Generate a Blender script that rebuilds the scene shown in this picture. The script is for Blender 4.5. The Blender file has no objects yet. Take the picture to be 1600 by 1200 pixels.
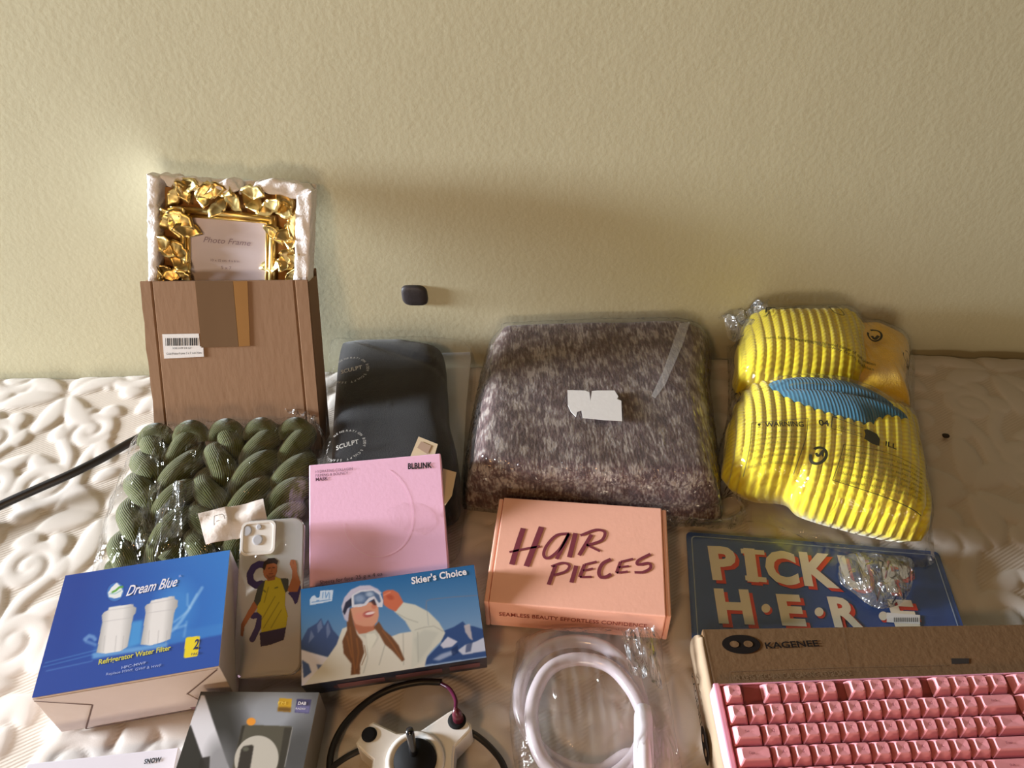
import bpy, bmesh, math, random
import numpy as np
from mathutils import Matrix, Vector
random.seed(7)
RNG = np.random.RandomState(11)
SC = bpy.context.scene
COL = SC.collection
# ------------------------------------------------------------------ camera, world, lights, exposure
F, PITCH, ROLL, CH, CD = 1250.0, math.radians(42.0), math.radians(1.6), 0.86, 1.024
FWD = np.array([0, math.cos(PITCH), -math.sin(PITCH)])
_u = np.array([0, math.sin(PITCH), math.cos(PITCH)]); _r = np.array([1.0, 0, 0])
RT = _r*math.cos(ROLL) - _u*math.sin(ROLL)
UP = _r*math.sin(ROLL) + _u*math.cos(ROLL)
CP = np.array([0, -CD, CH])
cam = bpy.data.cameras.new('camera'); camo = bpy.data.objects.new('camera', cam); COL.objects.link(camo)
cam.sensor_width = 36; cam.lens = 36*F/1600; cam.clip_start = 0.02
m = Matrix.Identity(4)
for i in range(3):
    m[i][0], m[i][1], m[i][2], m[i][3] = RT[i], UP[i], -FWD[i], CP[i]
camo.matrix_world = m
SC.camera = camo
SC.view_settings.view_transform = 'Standard'; SC.view_settings.look = 'None'
SC.view_settings.gamma = 1; SC.view_settings.use_curve_mapping = False
SC.view_settings.exposure = 0.0
w = bpy.data.worlds.new('room_ambient'); SC.world = w; w.use_nodes = True
w.node_tree.nodes['Background'].inputs[0].default_value = (0.92, 0.74, 0.50, 1)
w.node_tree.nodes['Background'].inputs[1].default_value = 0.03

def area(name, loc, target, sx, sy, power, color):
    l = bpy.data.lights.new(name, 'AREA'); l.shape = 'RECTANGLE'; l.size = sx; l.size_y = sy
    l.energy = power; l.color = color
    o = bpy.data.objects.new(name, l); COL.objects.link(o)
    o.location = loc
    o.rotation_euler = (Vector(target)-Vector(loc)).to_track_quat('-Z', 'Y').to_euler()
    return o
area('window_daylight', (-5.0, -0.48, 0.92), (0.0, -0.42, 0.05), 1.0, 0.9, 950, (0.86, 0.93, 1.0))
area('front_fill', (-0.2, -3.8, 0.50), (0.0, 0.0, 0.35), 1.2, 0.7, 32, (1.0, 0.82, 0.60))  # dim frontal fill added behind the camera to brighten the wall
area('room_lamp', (-0.50, -1.75, 1.35), (0.1, -0.45, 0.0), 0.24, 0.24, 7.2, (1.0, 0.56, 0.24))

# ------------------------------------------------------------------ helpers
def ray(px, py): return FWD + RT*(px-800)/F + UP*(600-py)/F
def P(px, py, z=0.0):
    d = ray(px, py); return CP + d*((z-CH)/d[2])
def PY(px, py, y=0.0):
    d = ray(px, py); return CP + d*((y+CD)/d[1])
def srgb(r, g, b):
    f = lambda c: (c/255/12.92 if c/255 <= .04045 else ((c/255+.055)/1.055)**2.4)
    return (f(r), f(g), f(b), 1)
def unit(v): v = np.asarray(v, float); return v/np.linalg.norm(v)

class Frame:
    """a flat face standing in the world: origin o, axes x, y, n"""
    def __init__(s, o, x, y):
        s.o = np.array(o, float); s.x = unit(x); s.n = unit(np.cross(s.x, y)); s.y = np.cross(s.n, s.x)
    def loc(s, px, py, up=0.0):
        d = ray(px, py); o = s.o + s.n*up
        t = ((o-CP)@s.n)/(d@s.n); q = CP+d*t-s.o
        return np.array([q@s.x, q@s.y])
    def w(s, a, b, c=0.0): return s.o + s.x*a + s.y*b + s.n*c
    def matrix(s, up=0.0):
        M = Matrix.Identity(4); o = s.o + s.n*up
        for i in range(3): M[i][0], M[i][1], M[i][2], M[i][3] = s.x[i], s.y[i], s.n[i], o[i]
        return M

# ---- materials
def base_mat(name):
    mt = bpy.data.materials.new(name); mt.use_nodes = True
    return mt, mt.node_tree.nodes, mt.node_tree.links, mt.node_tree.nodes['Principled BSDF']
def nd(ns, t, **k):
    n = ns.new(t)
    for a, v in k.items():
        if hasattr(n, a): setattr(n, a, v)
        else: n.inputs[a.replace('_', ' ')].default_value = v
    return n
MATS = {}
def mat(name, rgb, rough=0.5, metal=0.0, noise=0.0, nscale=60, bump=0.0, bscale=200, stretch=(1, 1, 1), spec=0.5, coat=0.0, trans=0.0, sheen=0.0, sss=0.0):
    if name in MATS: return MATS[name]
    mt, ns, lk, b = base_mat(name)
    c = srgb(*rgb)
    b.inputs['Base Color'].default_value = c; b.inputs['Roughness'].default_value = rough
    b.inputs['Metallic'].default_value = metal; b.inputs['Specular IOR Level'].default_value = spec
    b.inputs['Coat Weight'].default_value = coat; b.inputs['Transmission Weight'].default_value = trans
    b.inputs['Sheen Weight'].default_value = sheen
    tc = ns.new('ShaderNodeTexCoord'); mp = ns.new('ShaderNodeMapping'); mp.inputs['Scale'].default_value = stretch
    lk.new(tc.outputs['Object'], mp.inputs['Vector'])
    n1 = nd(ns, 'ShaderNodeTexNoise'); n1.inputs['Scale'].default_value = nscale; n1.inputs['Detail'].default_value = 4
    lk.new(mp.outputs['Vector'], n1.inputs['Vector'])
    mx = ns.new('ShaderNodeMix'); mx.data_type = 'RGBA'
    k = 1-max(noise, .02)
    mx.inputs['A'].default_value = (c[0]*k, c[1]*k, c[2]*k, 1); mx.inputs['B'].default_value = tuple(min(1, v*(2-k)) for v in c[:3])+(1,)
    lk.new(n1.outputs['Fac'], mx.inputs['Factor']); lk.new(mx.outputs['Result'], b.inputs['Base Color'])
    if bump:
        n2 = nd(ns, 'ShaderNodeTexNoise'); n2.inputs['Scale'].default_value = bscale; n2.inputs['Detail'].default_value = 3
        lk.new(mp.outputs['Vector'], n2.inputs['Vector'])
        bp = ns.new('ShaderNodeBump'); bp.inputs['Strength'].default_value = bump; bp.inputs['Distance'].default_value = 0.002
        lk.new(n2.outputs['Fac'], bp.inputs['Height']); lk.new(bp.outputs['Normal'], b.inputs['Normal'])
    MATS[name] = mt; return mt
def print_mat(name, rough=0.35, coat=0.0, spec=0.5):
    mt, ns, lk, b = base_mat(name)
    a = ns.new('ShaderNodeAttribute'); a.attribute_name = 'print'
    lk.new(a.outputs['Color'], b.inputs['Base Color'])
    b.inputs['Roughness'].default_value = rough; b.inputs['Coat Weight'].default_value = coat; b.inputs['Specular IOR Level'].default_value = spec
    return mt
def film_mat(name, scale=30, stretch=(1, 1, 1), strength=0.6, haze=0.05, rough=0.06, tint=(1, 1, 1), gain=1.0):
    mt = bpy.data.materials.new(name); mt.use_nodes = True
    ns, lk = mt.node_tree.nodes, mt.node_tree.links; ns.clear()
    out = ns.new('ShaderNodeOutputMaterial')
    tr = ns.new('ShaderNodeBsdfTransparent'); tr.inputs[0].default_value = tint+(1,)
    df = ns.new('ShaderNodeBsdfDiffuse'); df.inputs[0].default_value = (.8, .8, .82, 1)
    gl = ns.new('ShaderNodeBsdfGlossy'); gl.inputs['Roughness'].default_value = rough
    tc = ns.new('ShaderNodeTexCoord'); mp = ns.new('ShaderNodeMapping'); mp.inputs['Scale'].default_value = stretch
    lk.new(tc.outputs['Object'], mp.inputs['Vector'])
    n1 = ns.new('ShaderNodeTexNoise'); n1.inputs['Scale'].default_value = scale; n1.inputs['Detail'].default_value = 3; n1.inputs['Distortion'].default_value = .8
    lk.new(mp.outputs['Vector'], n1.inputs['Vector'])
    bp = ns.new('ShaderNodeBump'); bp.inputs['Strength'].default_value = strength; bp.inputs['Distance'].default_value = 0.025
    lk.new(n1.outputs['Fac'], bp.inputs['Height'])
    fr = ns.new('ShaderNodeFresnel')      # a thin film reflects alike from both sides
    ge = ns.new('ShaderNodeNewGeometry'); io = ns.new('ShaderNodeMapRange'); io.inputs['To Min'].default_value = 1.45; io.inputs['To Max'].default_value = 1/1.45
    lk.new(ge.outputs['Backfacing'], io.inputs['Value']); lk.new(io.outputs[0], fr.inputs['IOR'])
    for n in (gl, fr): lk.new(bp.outputs['Normal'], n.inputs['Normal'])
    mu = ns.new('ShaderNodeMath'); mu.operation = 'MULTIPLY'; mu.use_clamp = True; mu.inputs[1].default_value = gain
    lk.new(fr.outputs[0], mu.inputs[0])
    m1 = ns.new('ShaderNodeMixShader'); m1.inputs[0].default_value = haze
    lk.new(tr.outputs[0], m1.inputs[1]); lk.new(df.outputs[0], m1.inputs[2])
    m2 = ns.new('ShaderNodeMixShader')
    lk.new(mu.outputs[0], m2.inputs[0]); lk.new(m1.outputs[0], m2.inputs[1]); lk.new(gl.outputs[0], m2.inputs[2])
    lk.new(m2.outputs[0], out.inputs['Surface'])
    return mt
def thread_mat(name, rgb, rgb2, freq=1.0, strength=0.6, dist=0.0015, rough=0.85, sheen=0.3):
    """fibre look: 'thread' attribute carries the fibre coordinate"""
    mt, ns, lk, b = base_mat(name)
    b.inputs['Roughness'].default_value = rough; b.inputs['Sheen Weight'].default_value = sheen; b.inputs['Specular IOR Level'].default_value = .2
    a = ns.new('ShaderNodeAttribute'); a.attribute_name = 'thread'
    mu = ns.new('ShaderNodeMath'); mu.operation = 'MULTIPLY'; mu.inputs[1].default_value = freq
    si = ns.new('ShaderNodeMath'); si.operation = 'SINE'
    lk.new(a.outputs['Fac'], mu.inputs[0]); lk.new(mu.outputs[0], si.inputs[0])
    mr = ns.new('ShaderNodeMapRange'); mr.inputs['From Min'].default_value = -1; lk.new(si.outputs[0], mr.inputs['Value'])
    mx = ns.new('ShaderNodeMix'); mx.data_type = 'RGBA'; mx.inputs['A'].default_value = srgb(*rgb2); mx.inputs['B'].default_value = srgb(*rgb)
    lk.new(mr.outputs[0], mx.inputs['Factor']); lk.new(mx.outputs['Result'], b.inputs['Base Color'])
    bp = ns.new('ShaderNodeBump'); bp.inputs['Strength'].default_value = strength; bp.inputs['Distance'].default_value = dist
    lk.new(mr.outputs[0], bp.inputs['Height']); lk.new(bp.outputs['Normal'], b.inputs['Normal'])
    return mt

# ---- objects
def tag(o, label=None, cat=None, group=None, kind=None):
    if label: o['label'] = label
    if cat: o['category'] = cat
    if group: o['group'] = group
    if kind: o['kind'] = kind
    return o
def empty(name, M, label, cat, group=None):
    o = bpy.data.objects.new(name, None); COL.objects.link(o); o.empty_display_size = .02
    o.matrix_world = M; tag(o, label, cat, group)
    return o
ROOTM = {}
def mesh(name, verts, faces, mt, root=None, world=True, smooth=False, parent=None, attr=None, mats=None, fmats=None, M=None):
    """one mesh object; verts in world space (world=True) or in the root's own space; M is the object's own frame when top-level"""
    v = np.asarray(verts, float)
    fr = root.matrix_world if root is not None else M
    if fr is not None and world:
        I = np.array(fr.inverted()); v = v@I[:3, :3].T + I[:3, 3]
    me = bpy.data.meshes.new(name)
    me.from_pydata(v.tolist(), [], faces if isinstance(faces, list) else faces.tolist())
    for q in (mats or [mt]): me.materials.append(q)
    if fmats is not None: me.polygons.foreach_set('material_index', np.asarray(fmats, dtype=np.int32))
    if smooth: me.polygons.foreach_set('use_smooth', np.ones(len(me.polygons), dtype=bool))
    if attr:
        for k, (typ, arr) in attr.items():
            a = me.attributes.new(k, typ, 'POINT')
            a.data.foreach_set('color' if typ == 'FLOAT_COLOR' else 'value', np.asarray(arr, dtype=np.float32).ravel())
    me.update()
    o = bpy.data.objects.new(name, me); COL.objects.link(o)
    par = parent or root
    if par is not None: o.parent = par
    elif M is not None: o.matrix_world = M
    return o
def fix_normals(o):
    bm = bmesh.new(); bm.from_mesh(o.data); bmesh.ops.recalc_face_normals(bm, faces=bm.faces); bm.to_mesh(o.data); bm.free(); return o
def rbox(x0, x1, y0, y1, z0, z1, r=0.002, seg=2):
    bm = bmesh.new(); bmesh.ops.create_cube(bm, size=1)
    for v in bm.verts:
        v.co = ((x0+x1)/2+v.co.x*(x1-x0), (y0+y1)/2+v.co.y*(y1-y0), (z0+z1)/2+v.co.z*(z1-z0))
    if r > 0: bmesh.ops.bevel(bm, geom=list(bm.edges), offset=r, segments=seg, affect='EDGES', profile=.6)
    bm.verts.ensure_lookup_table()
    v = [tuple(q.co) for q in bm.verts]; f = [[q.index for q in p.verts] for p in bm.faces]; bm.free()
    return v, f
def join(*vf):
    V, Fc = [], []
    for v, f in vf:
        n = len(V); V += [tuple(q) for q in v]; Fc += [[i+n for i in p] for p in f]
    return V, Fc
def lbox(name, root, mt, x0, x1, y0, y1, z0, z1, r=0.001, parent=None):
    v, f = rbox(x0, x1, y0, y1, z0, z1, r); return mesh(name, v, f, mt, root, world=False, parent=parent)
def catmull(pts, n=10):
    p = np.asarray(pts, float); p = np.vstack([2*p[0]-p[1], p, 2*p[-1]-p[-2]]); out = []
    for i in range(1, len(p)-2):
        for t in np.linspace(0, 1, n, endpoint=False):
            a, b, c, d = p[i-1], p[i], p[i+1], p[i+2]
            out.append(.5*((2*b)+(-a+c)*t+(2*a-5*b+4*c-d)*t*t+(-a+3*b-3*c+d)*t**3))
    out.append(p[-2]); return np.array(out)
def tube(pts, rad, n=12, cap=True, twist=0.0):
    pts = np.asarray(pts, float); N = len(pts)
    T = np.gradient(pts, axis=0); T /= np.linalg.norm(T, axis=1)[:, None]
    a = np.array([0, 0, 1.0]) if abs(T[0][2]) < .9 else np.array([1.0, 0, 0])
    u = unit(np.cross(T[0], a)); V = []; th = []
    L = np.concatenate([[0], np.cumsum(np.linalg.norm(np.diff(pts, axis=0), axis=1))])
    for i in range(N):
        u = unit(u - T[i]*(u@T[i])); v = np.cross(T[i], u)
        r = rad[i] if hasattr(rad, '__len__') else rad
        for k in range(n):
            g = 2*math.pi*k/n
            V.append(pts[i]+r*(u*math.cos(g)+v*math.sin(g))); th.append(L[i]*twist + abs(g-math.pi))
    f = [[i*n+k, i*n+(k+1) % n, (i+1)*n+(k+1) % n, (i+1)*n+k] for i in range(N-1) for k in range(n)]
    if cap: f += [list(range(n))[::-1], [(N-1)*n+k for k in range(n)]]
    return [tuple(q) for q in V], f, th
def rim(pts_px, z, n=90):
    """closed smooth outline from sight lines onto height z, returned as polar radius table about its centre"""
    p = np.array([P(x, y, z)[:2] for x, y in pts_px])
    q = catmull(np.vstack([p, p[:1]]), 12)[:-1]
    return q
class Puff:
    """a soft cushion over an outline: height profile (1-r^e)^(1/e2)"""
    def __init__(s, outline, zb, T, e=3.0, e2=2.0, centre=None, flat=0.25, tilt=(0, 0)):
        s.q = np.asarray(outline); s.c = s.q.mean(0) if centre is None else np.array(centre)
        a = np.arctan2(s.q[:, 1]-s.c[1], s.q[:, 0]-s.c[0]); r = np.linalg.norm(s.q-s.c, axis=1)
        o = np.argsort(a); s.a = np.concatenate([a[o]-2*math.pi, a[o], a[o]+2*math.pi]); s.r = np.tile(r[o], 3)
        s.zb, s.T, s.e, s.e2, s.flat, s.tilt = zb, T, e, e2, flat, tilt
    def R(s, ang): return np.interp(ang, s.a, s.r)
    def rho(s, x, y):
        dx, dy = np.asarray(x)-s.c[0], np.asarray(y)-s.c[1]
        return np.hypot(dx, dy)/s.R(np.arctan2(dy, dx))
    def top(s, x, y):
        r = np.clip(s.rho(x, y), 0, 1); mid = s.T*s.flat
        return s.zb + mid + (s.T-mid)*(1-r**s.e)**(1/s.e2) + s.tilt[0]*(np.asarray(x)-s.c[0]) + s.tilt[1]*(np.asarray(y)-s.c[1])
    def build(s, na=160, nr=40, disp=None, bottom=True, edge=1.0):
        ang = np.linspace(-math.pi, math.pi, na, endpoint=False)
        rr = (np.linspace(0, 1, nr+1)[1:])
        rr = 1-(1-rr)**1.5
        V = [(s.c[0], s.c[1], float(s.top(s.c[0], s.c[1])))]
        X = (s.c[0]+np.outer(rr, np.cos(ang)*s.R(ang))).ravel(); Y = (s.c[1]+np.outer(rr, np.sin(ang)*s.R(ang))).ravel()
        Z = s.top(X, Y)
        W = np.column_stack([X, Y, Z])
        if disp is not None:
            rho = np.repeat(rr, na); W = disp(W, rho)
        V = np.vstack([V, W])
        f = [[0, 1+k, 1+(k+1) % na] for k in range(na)]
        f += [[1+i*na+k, 1+(i+1)*na+k, 1+(i+1)*na+(k+1) % na, 1+i*na+(k+1) % na] for i in range(nr-1) for k in range(na)]
        if bottom:
            n = len(V); last = 1+(nr-1)*na; B = []
            for q in (.93, .7):
                x = s.c[0]+np.cos(ang)*s.R(ang)*q; y = s.c[1]+np.sin(ang)*s.R(ang)*q
                z = s.zb+(s.T*s.flat)*(q > .9)*.35 + s.tilt[0]*(x-s.c[0])+s.tilt[1]*(y-s.c[1])
                B.append(np.column_stack([x, y, z]))
            V = np.vstack([V]+B+[[(s.c[0], s.c[1], s.zb)]])
            for k in range(na):
                k2 = (k+1) % na
                f.append([last+k, n+k, n+k2, last+k2]); f.append([n+k, n+na+k, n+na+k2, n+k2]); f.append([n+na+k, len(V)-1, n+na+k2])
        return V, f
def wob(x, y, s=1.0, seed=0):
    """smooth aperiodic wobble in about -1..1"""
    r = np.random.RandomState(seed); o = 0
    for k in range(6):
        a = r.uniform(0, 6.28); f = s*r.uniform(.6, 1.9); o = o+np.sin(f*(np.cos(a)*x+np.sin(a)*y)+r.uniform(0, 6.28))
    return o/3.2

# ---- lettering
def text_raw(s, shear=0, bold=0.0, space=1.0):
    cu = bpy.data.curves.new('t', 'FONT'); cu.body = s; cu.shear = shear; cu.offset = bold; cu.space_character = space; cu.resolution_u = 3
    o = bpy.data.objects.new('t', cu); COL.objects.link(o)
    dg = bpy.context.evaluated_depsgraph_get(); dg.update()
    me = bpy.data.meshes.new_from_object(o.evaluated_get(dg))
    v = np.array([q.co[:] for q in me.vertices]).reshape(-1, 3); f = [list(p.vertices) for p in me.polygons]
    bpy.data.objects.remove(o); bpy.data.curves.remove(cu); bpy.data.meshes.remove(me)
    return v, f
def text_on(fr, s, p0, p1, hpx, mt, root, name='lettering', shear=0, bold=0.0, up=0.0005, space=1.0, drape=None, parent=None, extra=None):
    """words lying on face fr, baseline from sight line p0 to p1, cap height hpx"""
    v, f = text_raw(s, shear, bold, space)
    if not len(v): return None
    a, b = fr.loc(*p0), fr.loc(*p1); t = fr.loc(p0[0], p0[1]-hpx)
    ex = b-a; W = np.linalg.norm(ex); ex = ex/W; ey = np.array([-ex[1], ex[0]]); h = abs((t-a)@ey)
    x0, x1 = v[:, 0].min(), v[:, 0].max(); cap = 0.73
    L = a + np.outer((v[:, 0]-x0)/(x1-x0)*W, ex) + np.outer(v[:, 1]/cap*h, ey)
    if extra is not None: L = L+np.array(extra)
    Wd = np.array([fr.w(q[0], q[1], up) for q in L])
    if drape is not None: Wd[:, 2] = drape(Wd[:, 0], Wd[:, 1])+up
    return mesh(name, Wd, f, mt, root, parent=parent)
def strokes_on(fr, strokes, mt, root, name='lettering', up=0.0005, drape=None, parent=None, smooth=8):
    """brush strokes: list of (points px, width px)"""
    V, Fc = [], []
    for pts, wd in strokes:
        q = catmull([fr.loc(*p) for p in pts], smooth) if len(pts) > 2 else np.array([fr.loc(*p) for p in pts])
        c = fr.loc(*pts[0]); sc = np.linalg.norm(fr.loc(pts[0][0]+1, pts[0][1])-c)
        T = np.gradient(q, axis=0); T /= np.linalg.norm(T, axis=1)[:, None]+1e-9
        N = np.column_stack([-T[:, 1], T[:, 0]])*wd*sc/2
        n = len(V)
        for i in range(len(q)):
            V += [fr.w(*(q[i]+N[i]), up), fr.w(*(q[i]-N[i]), up)]
        Fc += [[n+2*i, n+2*i+1, n+2*i+3, n+2*i+2] for i in range(len(q)-1)]
    V = np.array(V)
    if drape is not None: V[:, 2] = drape(V[:, 0], V[:, 1])+up
    return mesh(name, V, Fc, mt, root, parent=parent)
def poly_on(fr, pts, mt, root, name, up=0.0005, thick=0.0, drape=None, parent=None):
    q = [fr.loc(*p) for p in pts]
    V = [fr.w(a, b, up) for a, b in q]; n = len(V); f = [list(range(n))]
    if thick:
        V += [fr.w(a, b, up-thick) for a, b in q]
        f += [[i, n+i, n+(i+1) % n, (i+1) % n] for i in range(n)]
        f.append(list(range(2*n-1, n-1, -1)))
    V = np.array(V)
    if drape is not None: V[:n, 2] = drape(V[:n, 0], V[:n, 1])+up
    return fix_normals(mesh(name, V, f, mt, root, parent=parent))

# ---- flat printed pictures: a fine grid with a colour per vertex
class Canvas:
    def __init__(s, corners, nx, ny, bg=(128, 128, 128), ss=2):
        (x0, y0), (x1, y1), (x2, y2), (x3, y3) = corners   # TL TR BR BL
        A, b = [], []
        for (u, v), (x, y) in zip(((0, 1), (1, 1), (1, 0), (0, 0)), corners):
            A += [[u, v, 1, 0, 0, 0, -u*x, -v*x], [0, 0, 0, u, v, 1, -u*y, -v*y]]; b += [x, y]
        h = np.linalg.solve(np.array(A), np.array(b))
        s.nx, s.ny, s.ss = nx, ny, ss
        U, Vv = np.meshgrid((np.arange(nx*ss)+.5)/(nx*ss), (np.arange(ny*ss)+.5)/(ny*ss))
        dn = h[6]*U+h[7]*Vv+1
        s.X, s.Y = (h[0]*U+h[1]*Vv+h[2])/dn, (h[3]*U+h[4]*Vv+h[5])/dn
        s.U, s.V = U, Vv
        s.C = np.empty(U.shape+(3,)); s.C[:] = np.array(bg, float); s.A = np.zeros(U.shape)
    def put(s, m, c, a=1.0):
        m = (m*a)[..., None]; s.C = s.C*(1-m)+np.array(c, float)*m; s.A = np.maximum(s.A, m[..., 0])
    def blur(s, m, k):
        for ax in (0, 1):
            q = np.pad(m, [(k, k) if i == ax else (0, 0) for i in (0, 1)], mode='edge').cumsum(ax)
            z = np.zeros_like(np.take(q, [0], ax)); q = np.concatenate([z, q], ax)
            n = m.shape[ax]; m = (np.take(q, range(2*k+1, 2*k+1+n), ax)-np.take(q, range(0, n), ax))/(2*k+1)
        return m
    def poly(s, pts, c, a=1.0, soft=0):
        m = np.zeros(s.X.shape, bool); n = len(pts)
        for i in range(n):
            (xa, ya), (xb, yb) = pts[i], pts[(i+1) % n]
            if ya == yb: continue
            cr = ((s.Y > ya) != (s.Y > yb)) & (s.X < (xb-xa)*(s.Y-ya)/(yb-ya)+xa); m ^= cr
        m = m.astype(float)
        if soft: m = s.blur(s.blur(m, soft), soft)
        s.put(m, c, a)
    def ell(s, cx, cy, rx, ry, c, a=1.0, soft=.1, rot=0.0):
        t = math.radians(rot); dx, dy = s.X-cx, s.Y-cy
        d = np.hypot((dx*math.cos(t)+dy*math.sin(t))/rx, (-dx*math.sin(t)+dy*math.cos(t))/ry)
        s.put(np.clip((1-d)/soft+.5, 0, 1), c, a)
    def line(s, pts, wd, c, a=1.0, soft=.8):
        d = np.full(s.X.shape, 1e9)
        for (xa, ya), (xb, yb) in zip(pts[:-1], pts[1:]):
            L = (xb-xa)**2+(yb-ya)**2+1e-9; t = np.clip(((s.X-xa)*(xb-xa)+(s.Y-ya)*(yb-ya))/L, 0, 1)
            d = np.minimum(d, np.hypot(s.X-xa-t*(xb-xa), s.Y-ya-t*(yb-ya)))
        s.put(np.clip((wd/2-d)/soft+.5, 0, 1), c, a)
    def colors(s):
        k = s.ss; C = s.C.reshape(s.ny, k, s.nx, k, 3).mean((1, 3))/255; A = s.A.reshape(s.ny, k, s.nx, k).mean((1, 3))
        C = np.where(C <= .04045, C/12.92, ((C+.055)/1.055)**2.4)
        return C, A
    def build(s, name, root, mt, x0, x1, y0, y1, z, cut=False, parent=None):
        C, A = s.colors(); nx, ny = s.nx, s.ny
        u = (np.arange(nx)+.5)/nx; v = (np.arange(ny)+.5)/ny
        u[0], u[-1], v[0], v[-1] = 0, 1, 0, 1
        X, Y = np.meshgrid(x0+u*(x1-x0), y0+v*(y1-y0))
        V = np.column_stack([X.ravel(), Y.ravel(), np.full(X.size, z)])
        i, j = np.meshgrid(np.arange(nx-1), np.arange(ny-1)); b = (j*nx+i).ravel()
        Fc = np.column_stack([b, b+1, b+nx+1, b+nx])
        col = np.concatenate([C.reshape(-1, 3), np.ones((nx*ny, 1))], 1)
        if cut:
            Fc = Fc[A.ravel()[Fc].mean(1) > .5]
            keep = np.unique(Fc); re = np.full(nx*ny, -1); re[keep] = np.arange(len(keep)); V, col, Fc = V[keep], col[keep], re[Fc]
        return mesh(name, V, Fc, mt, root, world=False, attr={'print': ('FLOAT_COLOR', col)}, parent=parent)
def crop(s, ox, oy): return lambda *pts: [(ox+x/s, oy+y/s) for x, y in pts]

def rectbox(corners, zf, zn, T):
    """frame of a box's top face from its four corners (TL TR BR BL) and the heights of far and near edge"""
    TL, TR, BR, BL = P(*corners[0], zf), P(*corners[1], zf), P(*corners[2], zn), P(*corners[3], zn)
    fr = Frame((TL+TR+BR+BL)/4, (TR-TL)+(BR-BL), (TL-BL)+(TR-BR))
    Wd = (np.linalg.norm(TR-TL)+np.linalg.norm(BR-BL))/2; Dp = (np.linalg.norm(TL-BL)+np.linalg.norm(TR-BR))/2
    fr.W, fr.D = Wd, Dp
    return fr, Wd/2, Dp/2, fr.matrix(-T)
INK = mat('black_ink', (24, 22, 24), .6)
CARD = mat('brown_cardboard', (146, 114, 88), .85, noise=.05, nscale=60, bump=.12, bscale=140, stretch=(1, .3, .4), spec=.2)
CARDIN = mat('cardboard_edge', (150, 112, 80), .9, noise=.15, bump=.3, spec=.15)
WHITEP = mat('white_paper', (226, 222, 220), .7, noise=.03, bump=.05, spec=.3)

# ================================================================== SETTING
def build_wall():
    mt, ns, lk, b = base_mat('painted_plaster')
    b.inputs['Roughness'].default_value = .75; b.inputs['Specular IOR Level'].default_value = .25
    tc = ns.new('ShaderNodeTexCoord')
    n1 = ns.new('ShaderNodeTexNoise'); n1.inputs['Scale'].default_value = 3.0; n1.inputs['Detail'].default_value = 5; lk.new(tc.outputs['Object'], n1.inputs['Vector'])
    mx = ns.new('ShaderNodeMix'); mx.data_type = 'RGBA'; mx.inputs['A'].default_value = srgb(192, 187, 158); mx.inputs['B'].default_value = srgb(202, 197, 168)
    lk.new(n1.outputs['Fac'], mx.inputs['Factor']); lk.new(mx.outputs['Result'], b.inputs['Base Color'])
    n2 = ns.new('ShaderNodeTexNoise'); n2.inputs['Scale'].default_value = 130; n2.inputs['Detail'].default_value = 4; lk.new(tc.outputs['Object'], n2.inputs['Vector'])
    n3 = ns.new('ShaderNodeTexNoise'); n3.inputs['Scale'].default_value = 14; n3.inputs['Detail'].default_value = 3; lk.new(tc.outputs['Object'], n3.inputs['Vector'])
    ad = ns.new('ShaderNodeMath'); ad.operation = 'MULTIPLY_ADD'; ad.inputs[1].default_value = 1.5
    lk.new(n3.outputs['Fac'], ad.inputs[0]); lk.new(n2.outputs['Fac'], ad.inputs[2])
    bp = ns.new('ShaderNodeBump'); bp.inputs['Strength'].default_value = .14; bp.inputs['Distance'].default_value = .002
    lk.new(ad.outputs[0], bp.inputs['Height']); lk.new(bp.outputs['Normal'], b.inputs['Normal'])
    v, f = rbox(-2.2, 2.2, 0.0, .1, -.62, 1.9, 0)
    tag(mesh('wall_back', v, f, mt), kind='structure')
    fl = mat('floor_tile', (150, 138, 120), .5, noise=.1, nscale=8)
    v, f = rbox(-2.2, 2.2, -2.2, 0.0, -.64, -.60, 0)
    tag(mesh('floor', v, f, fl), kind='structure')
build_wall()

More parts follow.
